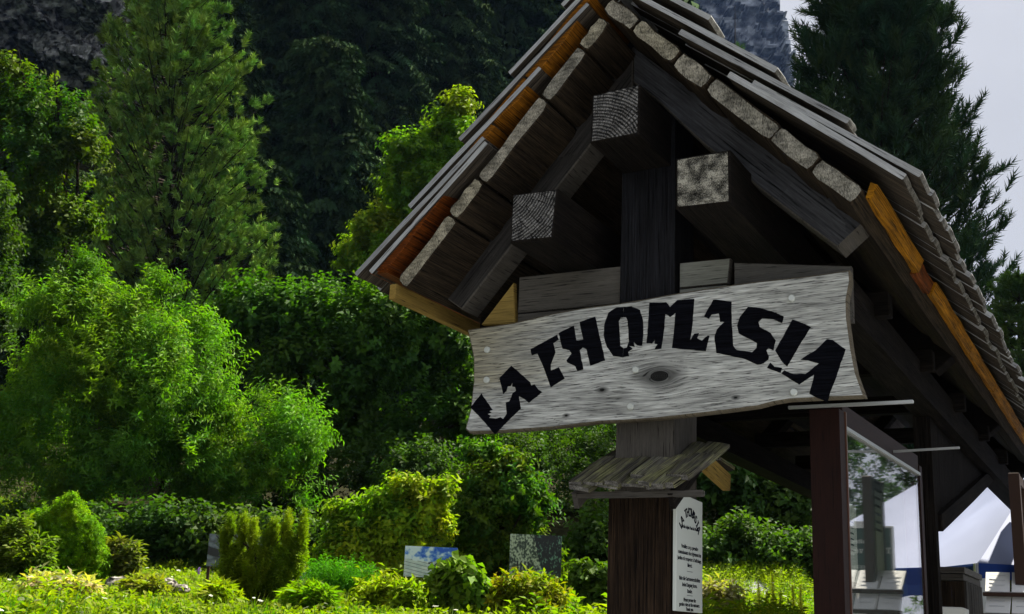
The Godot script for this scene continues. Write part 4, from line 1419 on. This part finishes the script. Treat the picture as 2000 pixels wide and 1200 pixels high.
# ---------------------------------------------------------------- planting
func build_trees():
	var broad := [sprig(11, 0.26, 0.075, 0.042, 1.0, 1)]
	var maple := [sprig(13, 0.34, 0.10, 0.062, 1.1, 2)]
	var willow := [sprig(17, 0.30, 0.075, 0.020, 0.85, 3)]
	var small := [sprig(10, 0.16, 0.06, 0.030, 0.9, 4)]
	var pine := [needle_tuft(30, 0.13, 0.11, 0.012, 0.85, 5)]
	var pine_far := [needle_tuft(34, 0.26, 0.13, 0.010, 0.6, 6)]
	var spruce := [frond(9, 0.62, 7, 0.042)]
	var fine := [sprig(16, 0.055, 0.022, 0.007, 1.0, 8)]
	var yew := [sprig(20, 0.09, 0.026, 0.007, 0.7, 9)]

	# garden shrubs in front
	bush("willow_shrub", "large bright willow shrub with fine narrow leaves, left of the garden", "shrub", 16.0, 300, [
		[150, 640, 110, 85, 0.0], [110, 730, 95, 110, 0.3], [230, 700, 125, 120, -0.3], [335, 660, 100, 85, 0.0], [340, 765, 110, 120, -0.4], [180, 850, 150, 120, -0.5], [55, 850, 95, 110, 0.0],
		[300, 900, 140, 110, -0.4], [400, 800, 45, 80, 0.0], [470, 890, 95, 100, 0.0], [520, 790, 75, 55, 0.3], [560, 880, 75, 95, 0.0], [600, 940, 40, 65, 0.0], [410, 960, 105, 70, 0.0], [110, 960, 120, 70, 0.0], [165, 545, 30, 62, 0.0, 0.8], [165, 600, 34, 44, 0.0], [312, 565, 18, 35, 0.0], [85, 600, 45, 35, 0.0], [245, 610, 65, 40, 0.0]],
		14500, willow, Color(0.115, 0.255, 0.026), {"up": 0.4, "warm": 0.3, "trunk": 0.05, "nf": 1.1, "gap": -0.1})
	bush("maple_tree", "shaded green maple with dense leaves between the willow and the sign", "tree", 20.0, 700, [
		[520, 625, 85, 55], [620, 625, 95, 60], [720, 640, 95, 75], [820, 640, 85, 70], [885, 720, 60, 85], [650, 720, 120, 90], [760, 750, 115, 95], [560, 720, 85, 80], [700, 855, 120, 75], [820, 850, 105, 85], [900, 830, 60, 60], [475, 640, 45, 45]],
		7500, maple, Color(0.062, 0.148, 0.022), {"warm": 0.2, "trunk": 0.12, "nf": 0.9})
	bush("broadleaf_tree", "bright yellow-green tree rising behind the left roof edge", "tree", 26.0, 830, [
		[892, 215, 25, 35], [860, 265, 55, 40], [810, 310, 65, 45], [785, 370, 55, 55], [765, 445, 55, 45], [725, 455, 35, 35], [705, 495, 45, 30], [690, 520, 35, 22], [850, 380, 80, 80], [900, 330, 50, 80], [800, 520, 90, 60], [870, 480, 60, 60]],
		5200, maple, Color(0.17, 0.29, 0.025), {"warm": 0.35, "trunk": 0.14, "nf": 0.8})
	bush("young_tree", "small lime green tree in the sun above the snow photo panel", "tree", 13.0, 740, [
		[800, 975, 42, 36], [770, 995, 58, 45], [835, 1010, 48, 42], [740, 1022, 65, 36], [690, 1032, 42, 32], [660, 1062, 26, 32], [700, 1085, 48, 42], [775, 1050, 65, 35], [855, 1045, 32, 32], [862, 968, 20, 20], [655, 1010, 14, 20], [715, 1115, 60, 32], [650, 1100, 32, 36]],
		4200, small, Color(0.20, 0.32, 0.020), {"warm": 0.4, "trunk": 0.03, "nf": 2.6})
	bush("garden_shrub", "dark green shrub with lighter tips between the two photo panels", "shrub", 14.0, 980, [
		[940, 895, 45, 24], [985, 930, 65, 42], [1020, 965, 55, 52], [950, 990, 75, 62], [1050, 1010, 38, 45], [985, 1060, 75, 62], [915, 1070, 50, 50], [960, 1120, 60, 35], [1085, 1105, 16, 28]],
		4200, small, Color(0.075, 0.160, 0.024), {"warm": 0.5, "trunk": 0.04, "nf": 2.2, "gap": -0.1})
	bush("maple_tree", "maple with yellow-green upper leaves at the left edge below the cliff", "tree", 24.0, 60, [
		[45, 150, 65, 20], [110, 185, 55, 22], [40, 215, 75, 45], [110, 265, 75, 60], [55, 330, 85, 65], [130, 350, 70, 55], [40, 420, 60, 75], [150, 290, 45, 40], [70, 490, 80, 60], [130, 430, 60, 50], [40, 560, 60, 60]],
		4200, maple, Color(0.065, 0.135, 0.020), {"warm": 0.45, "trunk": 0.14, "nf": 0.8})
	bush("leafy_shrub", "dim green shrub cut by the left picture edge beside the willow", "shrub", 20.0, -20, [
		[-15, 400, 35, 55], [-10, 480, 40, 60], [-15, 560, 45, 60], [-10, 640, 35, 55]],
		1500, broad, Color(0.06, 0.12, 0.03), {"trunk": 0.06})
	bush("dwarf_spruce", "dense cone-shaped dwarf spruce with a bright right edge", "shrub", 10.0, 128, [
		[138, 985, 16, 20, 0.0], [133, 1010, 34, 28, 0.0], [124, 1045, 54, 36, 0.0], [122, 1085, 68, 42, 0.0], [126, 1120, 70, 38, 0.0], [85, 1022, 32, 28, 0.0], [88, 1062, 48, 42, 0.0], [168, 1050, 32, 38, 0.0], [172, 1100, 34, 45, 0.0]],
		13000, fine, Color(0.15, 0.31, 0.008), {"up": 0.35, "warm": 0.3, "trunk": 0.03, "gap": -0.9, "nf": 9.0, "lump": false})
	bush("yew_shrub", "upright golden yew with many finger-like tips", "shrub", 9.1, 510, [
		[455, 1118, 30, 48, 0.0], [500, 1124, 40, 46, -0.05], [548, 1120, 38, 48, 0.0], [578, 1100, 18, 48, 0.05], [437, 1062, 5, 40, 0.0, 0.6], [449, 1042, 4, 38, 0.02, 0.6], [474, 1046, 6, 48, 0.0, 0.6], [494, 1052, 5, 42, -0.04, 0.6], [520, 1066, 5, 34, 0.0, 0.6], [534, 1050, 5, 46, 0.03, 0.6], [560, 1044, 6, 52, 0.0, 0.6], [591, 1046, 6, 56, 0.05, 0.6], [488, 1152, 40, 34, 0.0], [528, 1156, 38, 32, 0.0]],
		11000, yew, Color(0.18, 0.27, 0.010), {"up": 0.85, "warm": 0.18, "trunk": 0.03, "gap": -0.9, "nf": 9.0, "lump": false})
	# dark growth seen below the roof
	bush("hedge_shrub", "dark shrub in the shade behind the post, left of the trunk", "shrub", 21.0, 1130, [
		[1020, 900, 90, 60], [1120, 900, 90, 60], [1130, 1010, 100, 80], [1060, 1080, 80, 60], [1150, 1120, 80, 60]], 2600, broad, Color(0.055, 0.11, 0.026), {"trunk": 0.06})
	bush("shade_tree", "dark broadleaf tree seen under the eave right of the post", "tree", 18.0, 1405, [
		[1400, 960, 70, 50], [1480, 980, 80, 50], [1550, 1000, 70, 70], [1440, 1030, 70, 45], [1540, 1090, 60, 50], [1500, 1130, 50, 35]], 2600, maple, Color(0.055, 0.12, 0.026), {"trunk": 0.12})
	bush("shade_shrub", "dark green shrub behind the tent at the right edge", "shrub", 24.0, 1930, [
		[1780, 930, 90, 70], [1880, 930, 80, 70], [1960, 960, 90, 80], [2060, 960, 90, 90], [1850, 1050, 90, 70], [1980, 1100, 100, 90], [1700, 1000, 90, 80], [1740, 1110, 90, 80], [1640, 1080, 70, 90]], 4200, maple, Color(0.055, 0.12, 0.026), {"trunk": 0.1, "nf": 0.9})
	bush("hedge_shrub", "sunlit leafy shrub between the white board and the right display stand", "shrub", 11.0, 1945, [
		[1930, 1160, 30, 45], [1950, 1180, 40, 40], [1915, 1190, 30, 30], [1965, 1150, 20, 40]], 900, small, Color(0.12, 0.17, 0.02), {"trunk": 0.02, "warm": 0.3, "lump": false})

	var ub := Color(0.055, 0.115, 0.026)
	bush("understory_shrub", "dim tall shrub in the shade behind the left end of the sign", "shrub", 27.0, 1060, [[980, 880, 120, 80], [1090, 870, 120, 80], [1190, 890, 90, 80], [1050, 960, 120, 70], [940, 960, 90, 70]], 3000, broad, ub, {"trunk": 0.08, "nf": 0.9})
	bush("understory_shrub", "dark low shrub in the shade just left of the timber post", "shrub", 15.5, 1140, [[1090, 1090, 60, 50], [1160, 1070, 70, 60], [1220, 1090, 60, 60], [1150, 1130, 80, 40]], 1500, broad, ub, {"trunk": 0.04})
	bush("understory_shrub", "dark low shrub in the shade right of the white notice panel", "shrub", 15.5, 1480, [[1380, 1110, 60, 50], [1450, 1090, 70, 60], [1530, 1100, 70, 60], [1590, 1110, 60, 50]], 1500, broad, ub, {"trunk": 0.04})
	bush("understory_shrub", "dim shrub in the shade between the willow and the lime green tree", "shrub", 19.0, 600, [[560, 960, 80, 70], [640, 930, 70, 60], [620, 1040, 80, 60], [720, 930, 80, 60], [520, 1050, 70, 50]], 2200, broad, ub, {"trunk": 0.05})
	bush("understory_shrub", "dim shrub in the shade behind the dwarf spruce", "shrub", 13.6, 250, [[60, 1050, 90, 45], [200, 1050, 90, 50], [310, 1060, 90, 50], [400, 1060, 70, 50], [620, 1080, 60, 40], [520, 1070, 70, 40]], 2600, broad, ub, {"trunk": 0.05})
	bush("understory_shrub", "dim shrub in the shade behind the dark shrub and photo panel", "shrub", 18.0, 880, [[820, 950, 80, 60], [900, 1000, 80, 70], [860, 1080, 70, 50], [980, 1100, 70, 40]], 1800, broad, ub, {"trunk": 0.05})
	bush("shade_tree", "dark tree line beyond the right edge, mirrored in the glass case", "tree", 22.0, 2700, [[2250, 900, 150, 160], [2450, 850, 170, 220], [2700, 800, 180, 250], [2950, 820, 180, 230], [3200, 850, 180, 200], [2400, 1080, 150, 120], [2700, 1080, 200, 130], [3000, 1080, 200, 130]], 7500, maple, Color(0.055, 0.12, 0.026), {"trunk": 0.15, "nf": 0.8})

	# conifers
	conifer("stone_pine", "tall light green stone pine with a visible trunk below the cliff", 30.0, 300, -10, 205, 44, 9, 20, pine, Color(0.15, 0.27, 0.055), 0, {"lean": 30.0, "profile": 0.9, "start": 0.12, "size": 1.45, "trunk": 0.15, "vary": 0.45, "gap": -0.12, "nf": 1.3})
	var sp := Color(0.032, 0.064, 0.026)
	var dark := [[1085, -260, 57.0, 160, "spruce just left of the roof peak"], [430, -60, 40.0, 120, "dark spruce directly behind the stone pine's right side"], [575, -320, 44.0, 175, "tall dark spruce right of the stone pine"], [715, -360, 46.0, 185, "tall dark spruce with pale hanging twigs in the middle of the forest"],
		[850, -240, 50.0, 180, "dark spruce above the bright tree at the roof edge"], [975, -220, 54.0, 170, "spruce beside the upper left roof edge"], [640, 60, 38.0, 150, "lower dark spruce in front of the forest behind the maple"], [40, 300, 36.0, 130, "dark spruce behind the maple at the left edge"], [175, 330, 42.0, 120, "dark spruce low between cliff and stone pine"],
		[500, 300, 34.0, 110, "short dark spruce between stone pine and maple"], [1130, 420, 36.0, 170, "dark spruce behind the post and the sign"], [1480, 520, 32.0, 170, "dark spruce seen below the eave beside the red frame"]]
	for s in dark:
		conifer("spruce_tree", s[4], s[2], s[0], s[1], s[3], 44, 9, 11, spruce, sp, 1, {"start": 0.02, "size": 1.6, "vary": 0.5})
	conifer("dark_pine", "huge dark pine against the pale sky, right of the roof", 26.0, 1712, -330, 355, 54, 11, 30, pine_far, Color(0.032, 0.064, 0.030), 0, {"profile": 0.0, "start": 0.05, "size": 1.45, "trunk": 0.2, "cull": false, "gap": -0.3})
	conifer("larch_tree", "lighter green larch beside the right eave", 21.0, 1990, 520, 130, 26, 8, 14, pine, Color(0.06, 0.115, 0.03), 0, {"profile": 0.5, "start": 0.05, "cull": false})
	conifer("larch_tree", "tiny bright larch standing on the far cliff above the roof", 120.0, 1436, 8, 26, 16, 7, 5, pine_far, Color(0.10, 0.22, 0.04), 0, {"size": 3.2, "start": 0.0, "cull": false})

func build_far_forest():
	# the wooded slope behind: one mass of small spruces, never told apart
	rng.seed = 77
	var mb := MB.new()
	for w in 20:
		var f := (w + 0.3) / 20.0
		for b in 11:
			var an := b * TAU / 11 + w * 0.7 + rf(-0.2, 0.2)
			var out := Vector3(cos(an), 0, sin(an))
			var side := out.cross(Vector3.UP)
			var r := 0.17 * pow(1.0 - f, 0.8) * rf(0.7, 1.2) + 0.006
			var c := Vector3(0, f, 0)
			for q in 3:
				var d := (out + side * (q - 1) * 0.45).normalized()
				var tip := c + d * r - Vector3(0, r * rf(0.3, 0.7), 0)
				mb.tri(c + Vector3(0, 0.012, 0), tip, c + d * r * 0.55 + side * 0.02 - Vector3(0, 0.05, 0), (d + Vector3.UP).normalized())
				mb.tri(c + Vector3(0, 0.012, 0), tip, c + d * r * 0.55 - side * 0.02 - Vector3(0, 0.05, 0), (d + Vector3.UP).normalized())
	tube(mb, [Vector3(0, -0.05, 0), Vector3(0, 1, 0)], [0.012, 0.001], 5)
	var trs := []
	var cols := []
	for i in 1500:
		var th := deg_to_rad(rf(-75.0, 9.5))
		var r := rf(47.0, 112.0)
		var p := grounded(EYE + (rgt * sin(th) + fwd * cos(th)) * r)
		if rad_to_deg(th) < -13.0 and rad_to_deg(th) > -29.0 and r < 66.0: continue
		var h := rf(11.0, 20.0)
		trs.append(Transform3D(Basis(Vector3.UP, rf(0, TAU)).scaled(Vector3(h, h, h)), p))
		cols.append(tint(Color(0.032, 0.064, 0.026), 0.35, 0.2))
	tag(scatter("far_forest", mb.mesh(), M.needle, trs, cols, self), "dark spruce wood covering the steep slope behind the garden", "forest")

func build_garden():
	rng.seed = 99
	var blade := MB.new()
	for k in 14:
		var an := k * 2.4
		var out := Vector3(cos(an), 0, sin(an))
		var b := out * rf(0.0, 0.05)
		var hgt := rf(0.10, 0.22)
		var side := out.cross(Vector3.UP) * 0.004
		var mid := b + Vector3(0, hgt * 0.6, 0) + out * hgt * 0.15
		var tip := b + Vector3(0, hgt, 0) + out * hgt * rf(0.25, 0.6)
		var nn := (out + Vector3.UP * 0.5).normalized()
		blade.quad(b - side, b + side, mid + side * 0.8, mid - side * 0.8, nn)
		blade.tri(mid - side * 0.8, mid + side * 0.8, tip, nn)
	var herb := sprig(12, 0.13, 0.045, 0.016, 0.9, 44)
	var flower := MB.new()
	for k in 7:
		var an := TAU * k / 7
		var p := Vector3(cos(an), rf(-0.1, 0.2), sin(an)) * 0.018
		for j in 5:
			var a2 := TAU * j / 5
			var a3 := TAU * (j + 1) / 5
			flower.tri(p, p + Vector3(cos(a2), 0.25, sin(a2)) * 0.011, p + Vector3(cos(a3), 0.25, sin(a3)) * 0.011, Vector3.UP)
	var nz := noise(0.5, 3, 3)
	var gt := []; var gc := []
	var ht := []; var hc := []
	var ft := []; var fc := []
	for i in 60000:
		var px := rf(-150, 1720)
		var dep := 7.0 + pow(rng.randf(), 0.8) * 9.0
		var p := ground_at(px, dep)
		var g := nz.get_noise_2d(p.x, p.z)
		if g < -0.22 and rng.randf() < 0.7: continue
		var sun := tint(Color(0.21, 0.30, 0.012), 0.25, 0.4)
		var k := rng.randf()
		if k < 0.26:
			gt.append(Transform3D(facing(Vector3(rf(-0.2, 0.2), 1, rf(-0.2, 0.2)), rf(0.6, 1.3), rf(0, TAU)), p))
			gc.append(sun.lerp(Color(0.08, 0.22, 0.012), clampf(0.5 + g * 2.0, 0, 1)))
		elif k < 0.93:
			if g < -0.05 and k > 0.7: continue
			ht.append(Transform3D(facing(Vector3(rf(-0.4, 0.4), 1, rf(-0.4, 0.4)), rf(0.7, 1.7), rf(0, TAU)), p))
			hc.append(sun.lerp(Color(0.24, 0.30, 0.03), clampf(0.5 - g * 2.0, 0, 1)))
		elif nz.get_noise_2d(p.x * 2.1 + 40.0, p.z * 2.1) > 0.12:
			ft.append(Transform3D(facing(Vector3(rf(-0.4, 0.4), 1, rf(-0.4, 0.4)), rf(0.4, 0.9), rf(0, TAU)), p + Vector3(0, rf(0.10, 0.24), 0)))
			fc.append(tint(Color(0.62, 0.64, 0.52), 0.15))
	var tall := sprig(18, 0.34, 0.085, 0.028, 0.85, 45)
	var tt := []
	var tc := []
	for i in 5200:
		var px := rf(-120, 1720)
		var p := ground_at(px, 7.6 + pow(rng.randf(), 0.9) * 7.0)
		var low_here := (px > 180 and px < 640) or (px > 770 and px < 840)
		var g := nz.get_noise_2d(p.x * 0.8 + 9.0, p.z * 0.8)
		if g < -0.08: continue
		tt.append(Transform3D(facing(Vector3(rf(-0.25, 0.25), 1, rf(-0.25, 0.25)), rf(0.35, 1.05) * (0.72 + g) * (0.42 if low_here else 1.0), rf(0, TAU)), p))
		tc.append(tint(Color(0.13, 0.25, 0.018).lerp(Color(0.26, 0.33, 0.02), clampf(0.5 + 2.5 * nz.get_noise_2d(p.x + 70.0, p.z), 0, 1)), 0.25, 0.3))
	tag(scatter("tall_herbs", tall, M.leaf, tt, tc, self), "dense waist-high leafy herbs growing wild over the garden bank", "herbs")
	tag(scatter("grass", blade.mesh(), M.leaf, gt, gc, self), "bright yellow-green grass covering the garden bank", "grass")
	tag(scatter("ground_cover", herb, M.leaf, ht, hc, self), "low leafy herbs mixed into the sunlit garden bank", "herbs")
	tag(scatter("wildflowers", flower.mesh(), M.petal, ft, fc, self), "small whitish flower heads dotted over the garden bank", "flowers")

	# single plants on the bank
	var small: Array = [sprig(9, 0.12, 0.075, 0.055, 1.0, 61)]
	var low := [sprig(10, 0.13, 0.06, 0.022, 0.9, 62)]
	bush("leafy_plant", "lime leafy perennial in front of the snow photo panel", "plant", 9.0, 895, [[890, 1145, 42, 30, 0.0], [870, 1170, 40, 35, 0.0], [915, 1170, 35, 35, 0.0]], 420, small, Color(0.15, 0.26, 0.03), {"trunk": 0.012, "nf": 4.0, "gap": -0.5})
	bush("leafy_plant", "yellow-green low bush left of the timber post", "plant", 9.0, 1020, [[980, 1172, 35, 22, 0.0], [1030, 1170, 45, 25, 0.0], [1065, 1185, 40, 22, 0.0], [965, 1190, 40, 20, 0.0]], 620, low, Color(0.21, 0.255, 0.015), {"trunk": 0.012, "nf": 4.0, "gap": -0.5, "warm": 0.4})
	bush("leafy_plant", "pale olive bushy plant right of the dwarf spruce", "plant", 10.2, 235, [[225, 1095, 30, 24, 0.0], [250, 1105, 28, 22, 0.0], [235, 1125, 40, 20, 0.0]], 420, low, Color(0.15, 0.18, 0.05), {"trunk": 0.012, "up": 0.8, "nf": 4.0, "gap": -0.5})
	bush("leafy_plant", "sunlit tall herb clump at the lower left corner", "plant", 9.6, 40, [[30, 1060, 40, 30, 0.0], [20, 1100, 60, 40, 0.0], [70, 1110, 40, 40, 0.0], [10, 1150, 60, 35, 0.0]], 1100, low, Color(0.13, 0.21, 0.03), {"trunk": 0.012, "up": 0.8, "nf": 4.0, "gap": -0.4})
	bush("leafy_plant", "green shaded herb clump just left of the timber post", "plant", 10.0, 1160, [[1150, 1140, 40, 30, 0.0], [1165, 1175, 40, 30, 0.0]], 330, small, Color(0.08, 0.15, 0.03), {"trunk": 0.012, "nf": 4.0, "gap": -0.4})
	bush("leafy_plant", "pale flowering herb clump right of the white notice panel", "plant", 9.5, 1400, [[1390, 1180, 30, 18, 0.0], [1420, 1190, 30, 15, 0.0]], 260, low, Color(0.30, 0.33, 0.22), {"trunk": 0.01, "nf": 4.0, "gap": -0.4})
	var spiky := [sprig(14, 0.10, 0.11, 0.016, 0.9, 63)]
	var feather := [sprig(22, 0.20, 0.03, 0.006, 0.7, 64)]
	for q in [["low mound of white flowers in the lower left corner", 110, 1176, 70, 11, 8.4, low, Color(0.40, 0.42, 0.30)], ["spiky lime rosette at the foot of the golden yew", 425, 1186, 20, 12, 8.5, spiky, Color(0.22, 0.34, 0.02)], ["feathery green clump right of the golden yew", 655, 1155, 75, 18, 10.0, feather, Color(0.07, 0.24, 0.016)],
			["lime herb clump below the snow photo panel", 760, 1180, 60, 14, 8.8, low, Color(0.24, 0.36, 0.016)], ["pale sedge tuft between the two boulders", 275, 1168, 26, 12, 8.9, spiky, Color(0.22, 0.25, 0.06)], ["fresh green sedge tuft right below the yew", 600, 1188, 34, 11, 8.4, spiky, Color(0.16, 0.32, 0.02)]]:
		bush("leafy_plant", q[0], "plant", q[5], q[1], [[q[1], q[2], q[3], q[4], 0.0], [q[1] - q[3] * 0.5, q[2] + 6, q[3] * 0.6, q[4] * 0.8, 0.1], [q[1] + q[3] * 0.5, q[2] + 5, q[3] * 0.6, q[4] * 0.9, -0.1]], 520, q[6], q[7], {"trunk": 0.008, "up": 0.7, "nf": 5.0, "gap": -0.4, "warm": 0.3})
	# yellow flower spikes
	var k := 0
	for q in [[1453, 1168, 1.0], [1484, 1160, 1.1], [1497, 1168, 0.9], [1511, 1150, 1.25], [1524, 1166, 0.8], [1551, 1165, 1.1], [1564, 1160, 1.0]]:
		flower_spike("loosestrife", ["shortest yellow flower spike, leftmost behind the notice panel", "yellow flower spike, second from the left", "yellow flower spike just left of the tallest one", "tallest yellow flower spike near the red frame", "thin yellow flower spike just right of the tallest one", "yellow flower spike, second from the red frame", "yellow flower spike nearest to the red frame"][k], q[0], q[1], 9.8, q[2], Color(0.78, 0.80, 0.03), "yellow flower spikes", 100 + k)
		k += 1
	k = 0
	for q in [[592, 1100, 1.0], [604, 1110, 0.8], [388, 1110, 0.7]]:
		flower_spike("lupin", ["taller purple flower spike right of the yew", "shorter purple flower spike right of the yew", "purple flower spike left of the yew"][k], q[0], q[1], 12.0, q[2], Color(0.16, 0.05, 0.34), "purple flower spikes", 120 + k)
		k += 1
	# rocks in the bank
	var rock := tri_mat(Color(0.46, 0.42, 0.37), "rock", 2.5, 2.0)
	for r in [[228, 1146, 34, 26, "rough grey-brown boulder in the grass below the dwarf spruce"], [318, 1144, 40, 20, "flat grey boulder in the grass left of the yew"], [352, 1152, 24, 14, "small pale boulder beside the flat one left of the yew"]]:
		var m := SphereMesh.new()
		m.radial_segments = 14
		m.rings = 9
		var arr := m.get_mesh_arrays()
		var vs: PackedVector3Array = arr[Mesh.ARRAY_VERTEX]
		var ix: PackedInt32Array = arr[Mesh.ARRAY_INDEX]
		var n := noise(2.2, r[0], 3, FastNoiseLite.TYPE_CELLULAR)
		var mb := MB.new()
		var sc := 9.3 / F
		var vv := []
		for v in vs: vv.append(Vector3(v.x * 2 * r[2], v.y * 2 * r[3], v.z * 2 * r[2]) * sc * (1.0 + 0.55 * n.get_noise_3dv(v * 1.7)))
		for i in range(0, ix.size(), 3):
			var a: Vector3 = vv[ix[i]]
			var b: Vector3 = vv[ix[i + 1]]
			var c: Vector3 = vv[ix[i + 2]]
			var nn := (b - a).cross(c - a)
			if nn.length() < 1e-10: continue
			nn = nn.normalized()
			if nn.dot(a + b + c) < 0: nn = -nn
			mb.tri(a, b, c, nn)
		var o := part("boulder", mb.mesh(), [rock], self, Transform3D(Basis(), at(r[0], r[1], 9.3)))
		tag(o, r[4], "rock", "boulders in the bank")

func flower_spike(called: String, label: String, x: float, y: float, depth: float, sz: float, c: Color, group: String, sd: int):
	rng.seed = sd
	var mid := at(x, y + 22, depth)
	var foot := grounded(mid)
	var t := thing(called, label, "flower", foot, group)
	var h := 0.16 * sz
	var st := MB.new()
	var top := mid + Vector3(rf(-0.01, 0.01), h, 0)
	tube(st, [foot - Vector3(0, 0.03, 0), mid, top], [0.006, 0.005, 0.003], 5)
	part("stem", st.mesh(), [mat(Color(0.07, 0.12, 0.02))], t)
	var fl := MB.new()
	var n := int(120 * sz)
	for i in n:
		var f := float(i) / n
		var an := i * 2.4
		var out := Vector3(cos(an), rf(0.0, 0.5), sin(an)).normalized()
		var p := mid.lerp(top, f) - Vector3(0, h * 0.6 * (1 - f), 0)
		var r := lerpf(0.042, 0.018, f)
		leaf(fl, p, out, Vector3(0, 1, 0.2).normalized(), r, r * 0.7, 0.1, -0.2)
	var pm := mat(c, 0.7)
	pm.backlight_enabled = true
	pm.backlight = Color(0.4, 0.4, 0.4)
	part("petals", fl.mesh(), [pm], t)
	var lv := MB.new()
	for i in 16:
		var an := i * 2.4
		leaf(lv, foot.lerp(mid, rf(0.1, 0.9)), Vector3(cos(an), 0.4, sin(an)).normalized(), Vector3.UP, 0.07, 0.022, 0.15, 0.2)
	part("leaves", lv.mesh(), [mat(Color(0.08, 0.14, 0.03))], t)

# ---------------------------------------------------------------- scene
func _ready():
	var cam := Camera3D.new()
	cam.fov = rad_to_deg(2.0 * atan(600.0 / F))
	cam.near = 0.05
	cam.far = 1500.0
	cam.transform = Transform3D(cam_basis, EYE)
	add_child(cam)
	cam.current = true

	var env := Environment.new()
	env.background_mode = Environment.BG_SKY
	env.tonemap_mode = Environment.TONE_MAPPER_LINEAR
	env.tonemap_exposure = 3.1
	env.sdfgi_enabled = true
	env.ssao_enabled = true
	env.ssil_enabled = true
	var sky := Sky.new()
	var sm := ProceduralSkyMaterial.new()
	sm.sky_top_color = Color(0.192, 0.200, 0.222).linear_to_srgb()
	sm.sky_horizon_color = Color(0.214, 0.220, 0.236).linear_to_srgb()
	sm.ground_bottom_color = Color(0.05, 0.06, 0.04).linear_to_srgb()
	sm.ground_horizon_color = Color(0.2, 0.22, 0.2).linear_to_srgb()
	sm.sky_curve = 0.3
	sm.sun_angle_max = 5.0
	var cl := noise(0.012, 17, 5).get_seamless_image(1024, 512)
	cl.convert(Image.FORMAT_RGBA8)
	for y in 512:
		for x in 1024:
			var g := cl.get_pixel(x, y).r
			var k := clampf((g - 0.38) * 2.4, 0, 1)
			cl.set_pixel(x, y, Color(0.5, 0.5, 0.52, k))
	sm.sky_cover = ImageTexture.create_from_image(cl)
	sm.sky_cover_modulate = Color(0.50, 0.50, 0.50)
	sky.sky_material = sm
	env.sky = sky
	env.fog_enabled = true
	env.fog_density = 0.00012
	env.fog_light_color = Color(0.50, 0.62, 0.85)
	var we := WorldEnvironment.new()
	we.environment = env
	add_child(we)

	var sun := DirectionalLight3D.new()
	sun.light_energy = 1.6
	sun.light_color = Color(1.0, 0.97, 0.90)
	sun.light_angular_distance = 1.2
	sun.shadow_enabled = true
	var to_sun := (rgt * 0.58 + fwd * 0.55 + Vector3.UP * 1.05).normalized()
	add_child(sun)
	sun.transform = Transform3D(Basis.looking_at(-to_sun, Vector3.UP), Vector3(0, 20, 0))

	make_materials()
	build_ground()
	build_bounce_path()
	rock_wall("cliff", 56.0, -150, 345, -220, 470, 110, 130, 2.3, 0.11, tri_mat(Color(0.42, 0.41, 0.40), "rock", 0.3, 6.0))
	rock_wall("mountain", 340.0, 1180, 1600, -200, 700, 100, 150, 10.0, 0.0225, tri_mat(Color(0.40, 0.43, 0.48), "rock", 0.025, 10.0))  # blue of distant haze is mixed into this rock colour
	build_shelter()
	build_sign()
	build_notice()
	build_cases()
	build_tent()
	build_cabinet()
	photo_panel("photo panel of blue sky over snow under the lime green tree", 791, 1066, 891, 1131, 12.0, 0)
	photo_panel("tall dark photo panel of pale rocks behind the dark shrub", 997, 1042, 1094, 1152, 12.6, 1)
	photo_panel("grey photo panel mostly hidden behind the golden yew", 407, 1042, 524, 1112, 11.2, 2)
	build_trees()
	build_far_forest()
	build_garden()
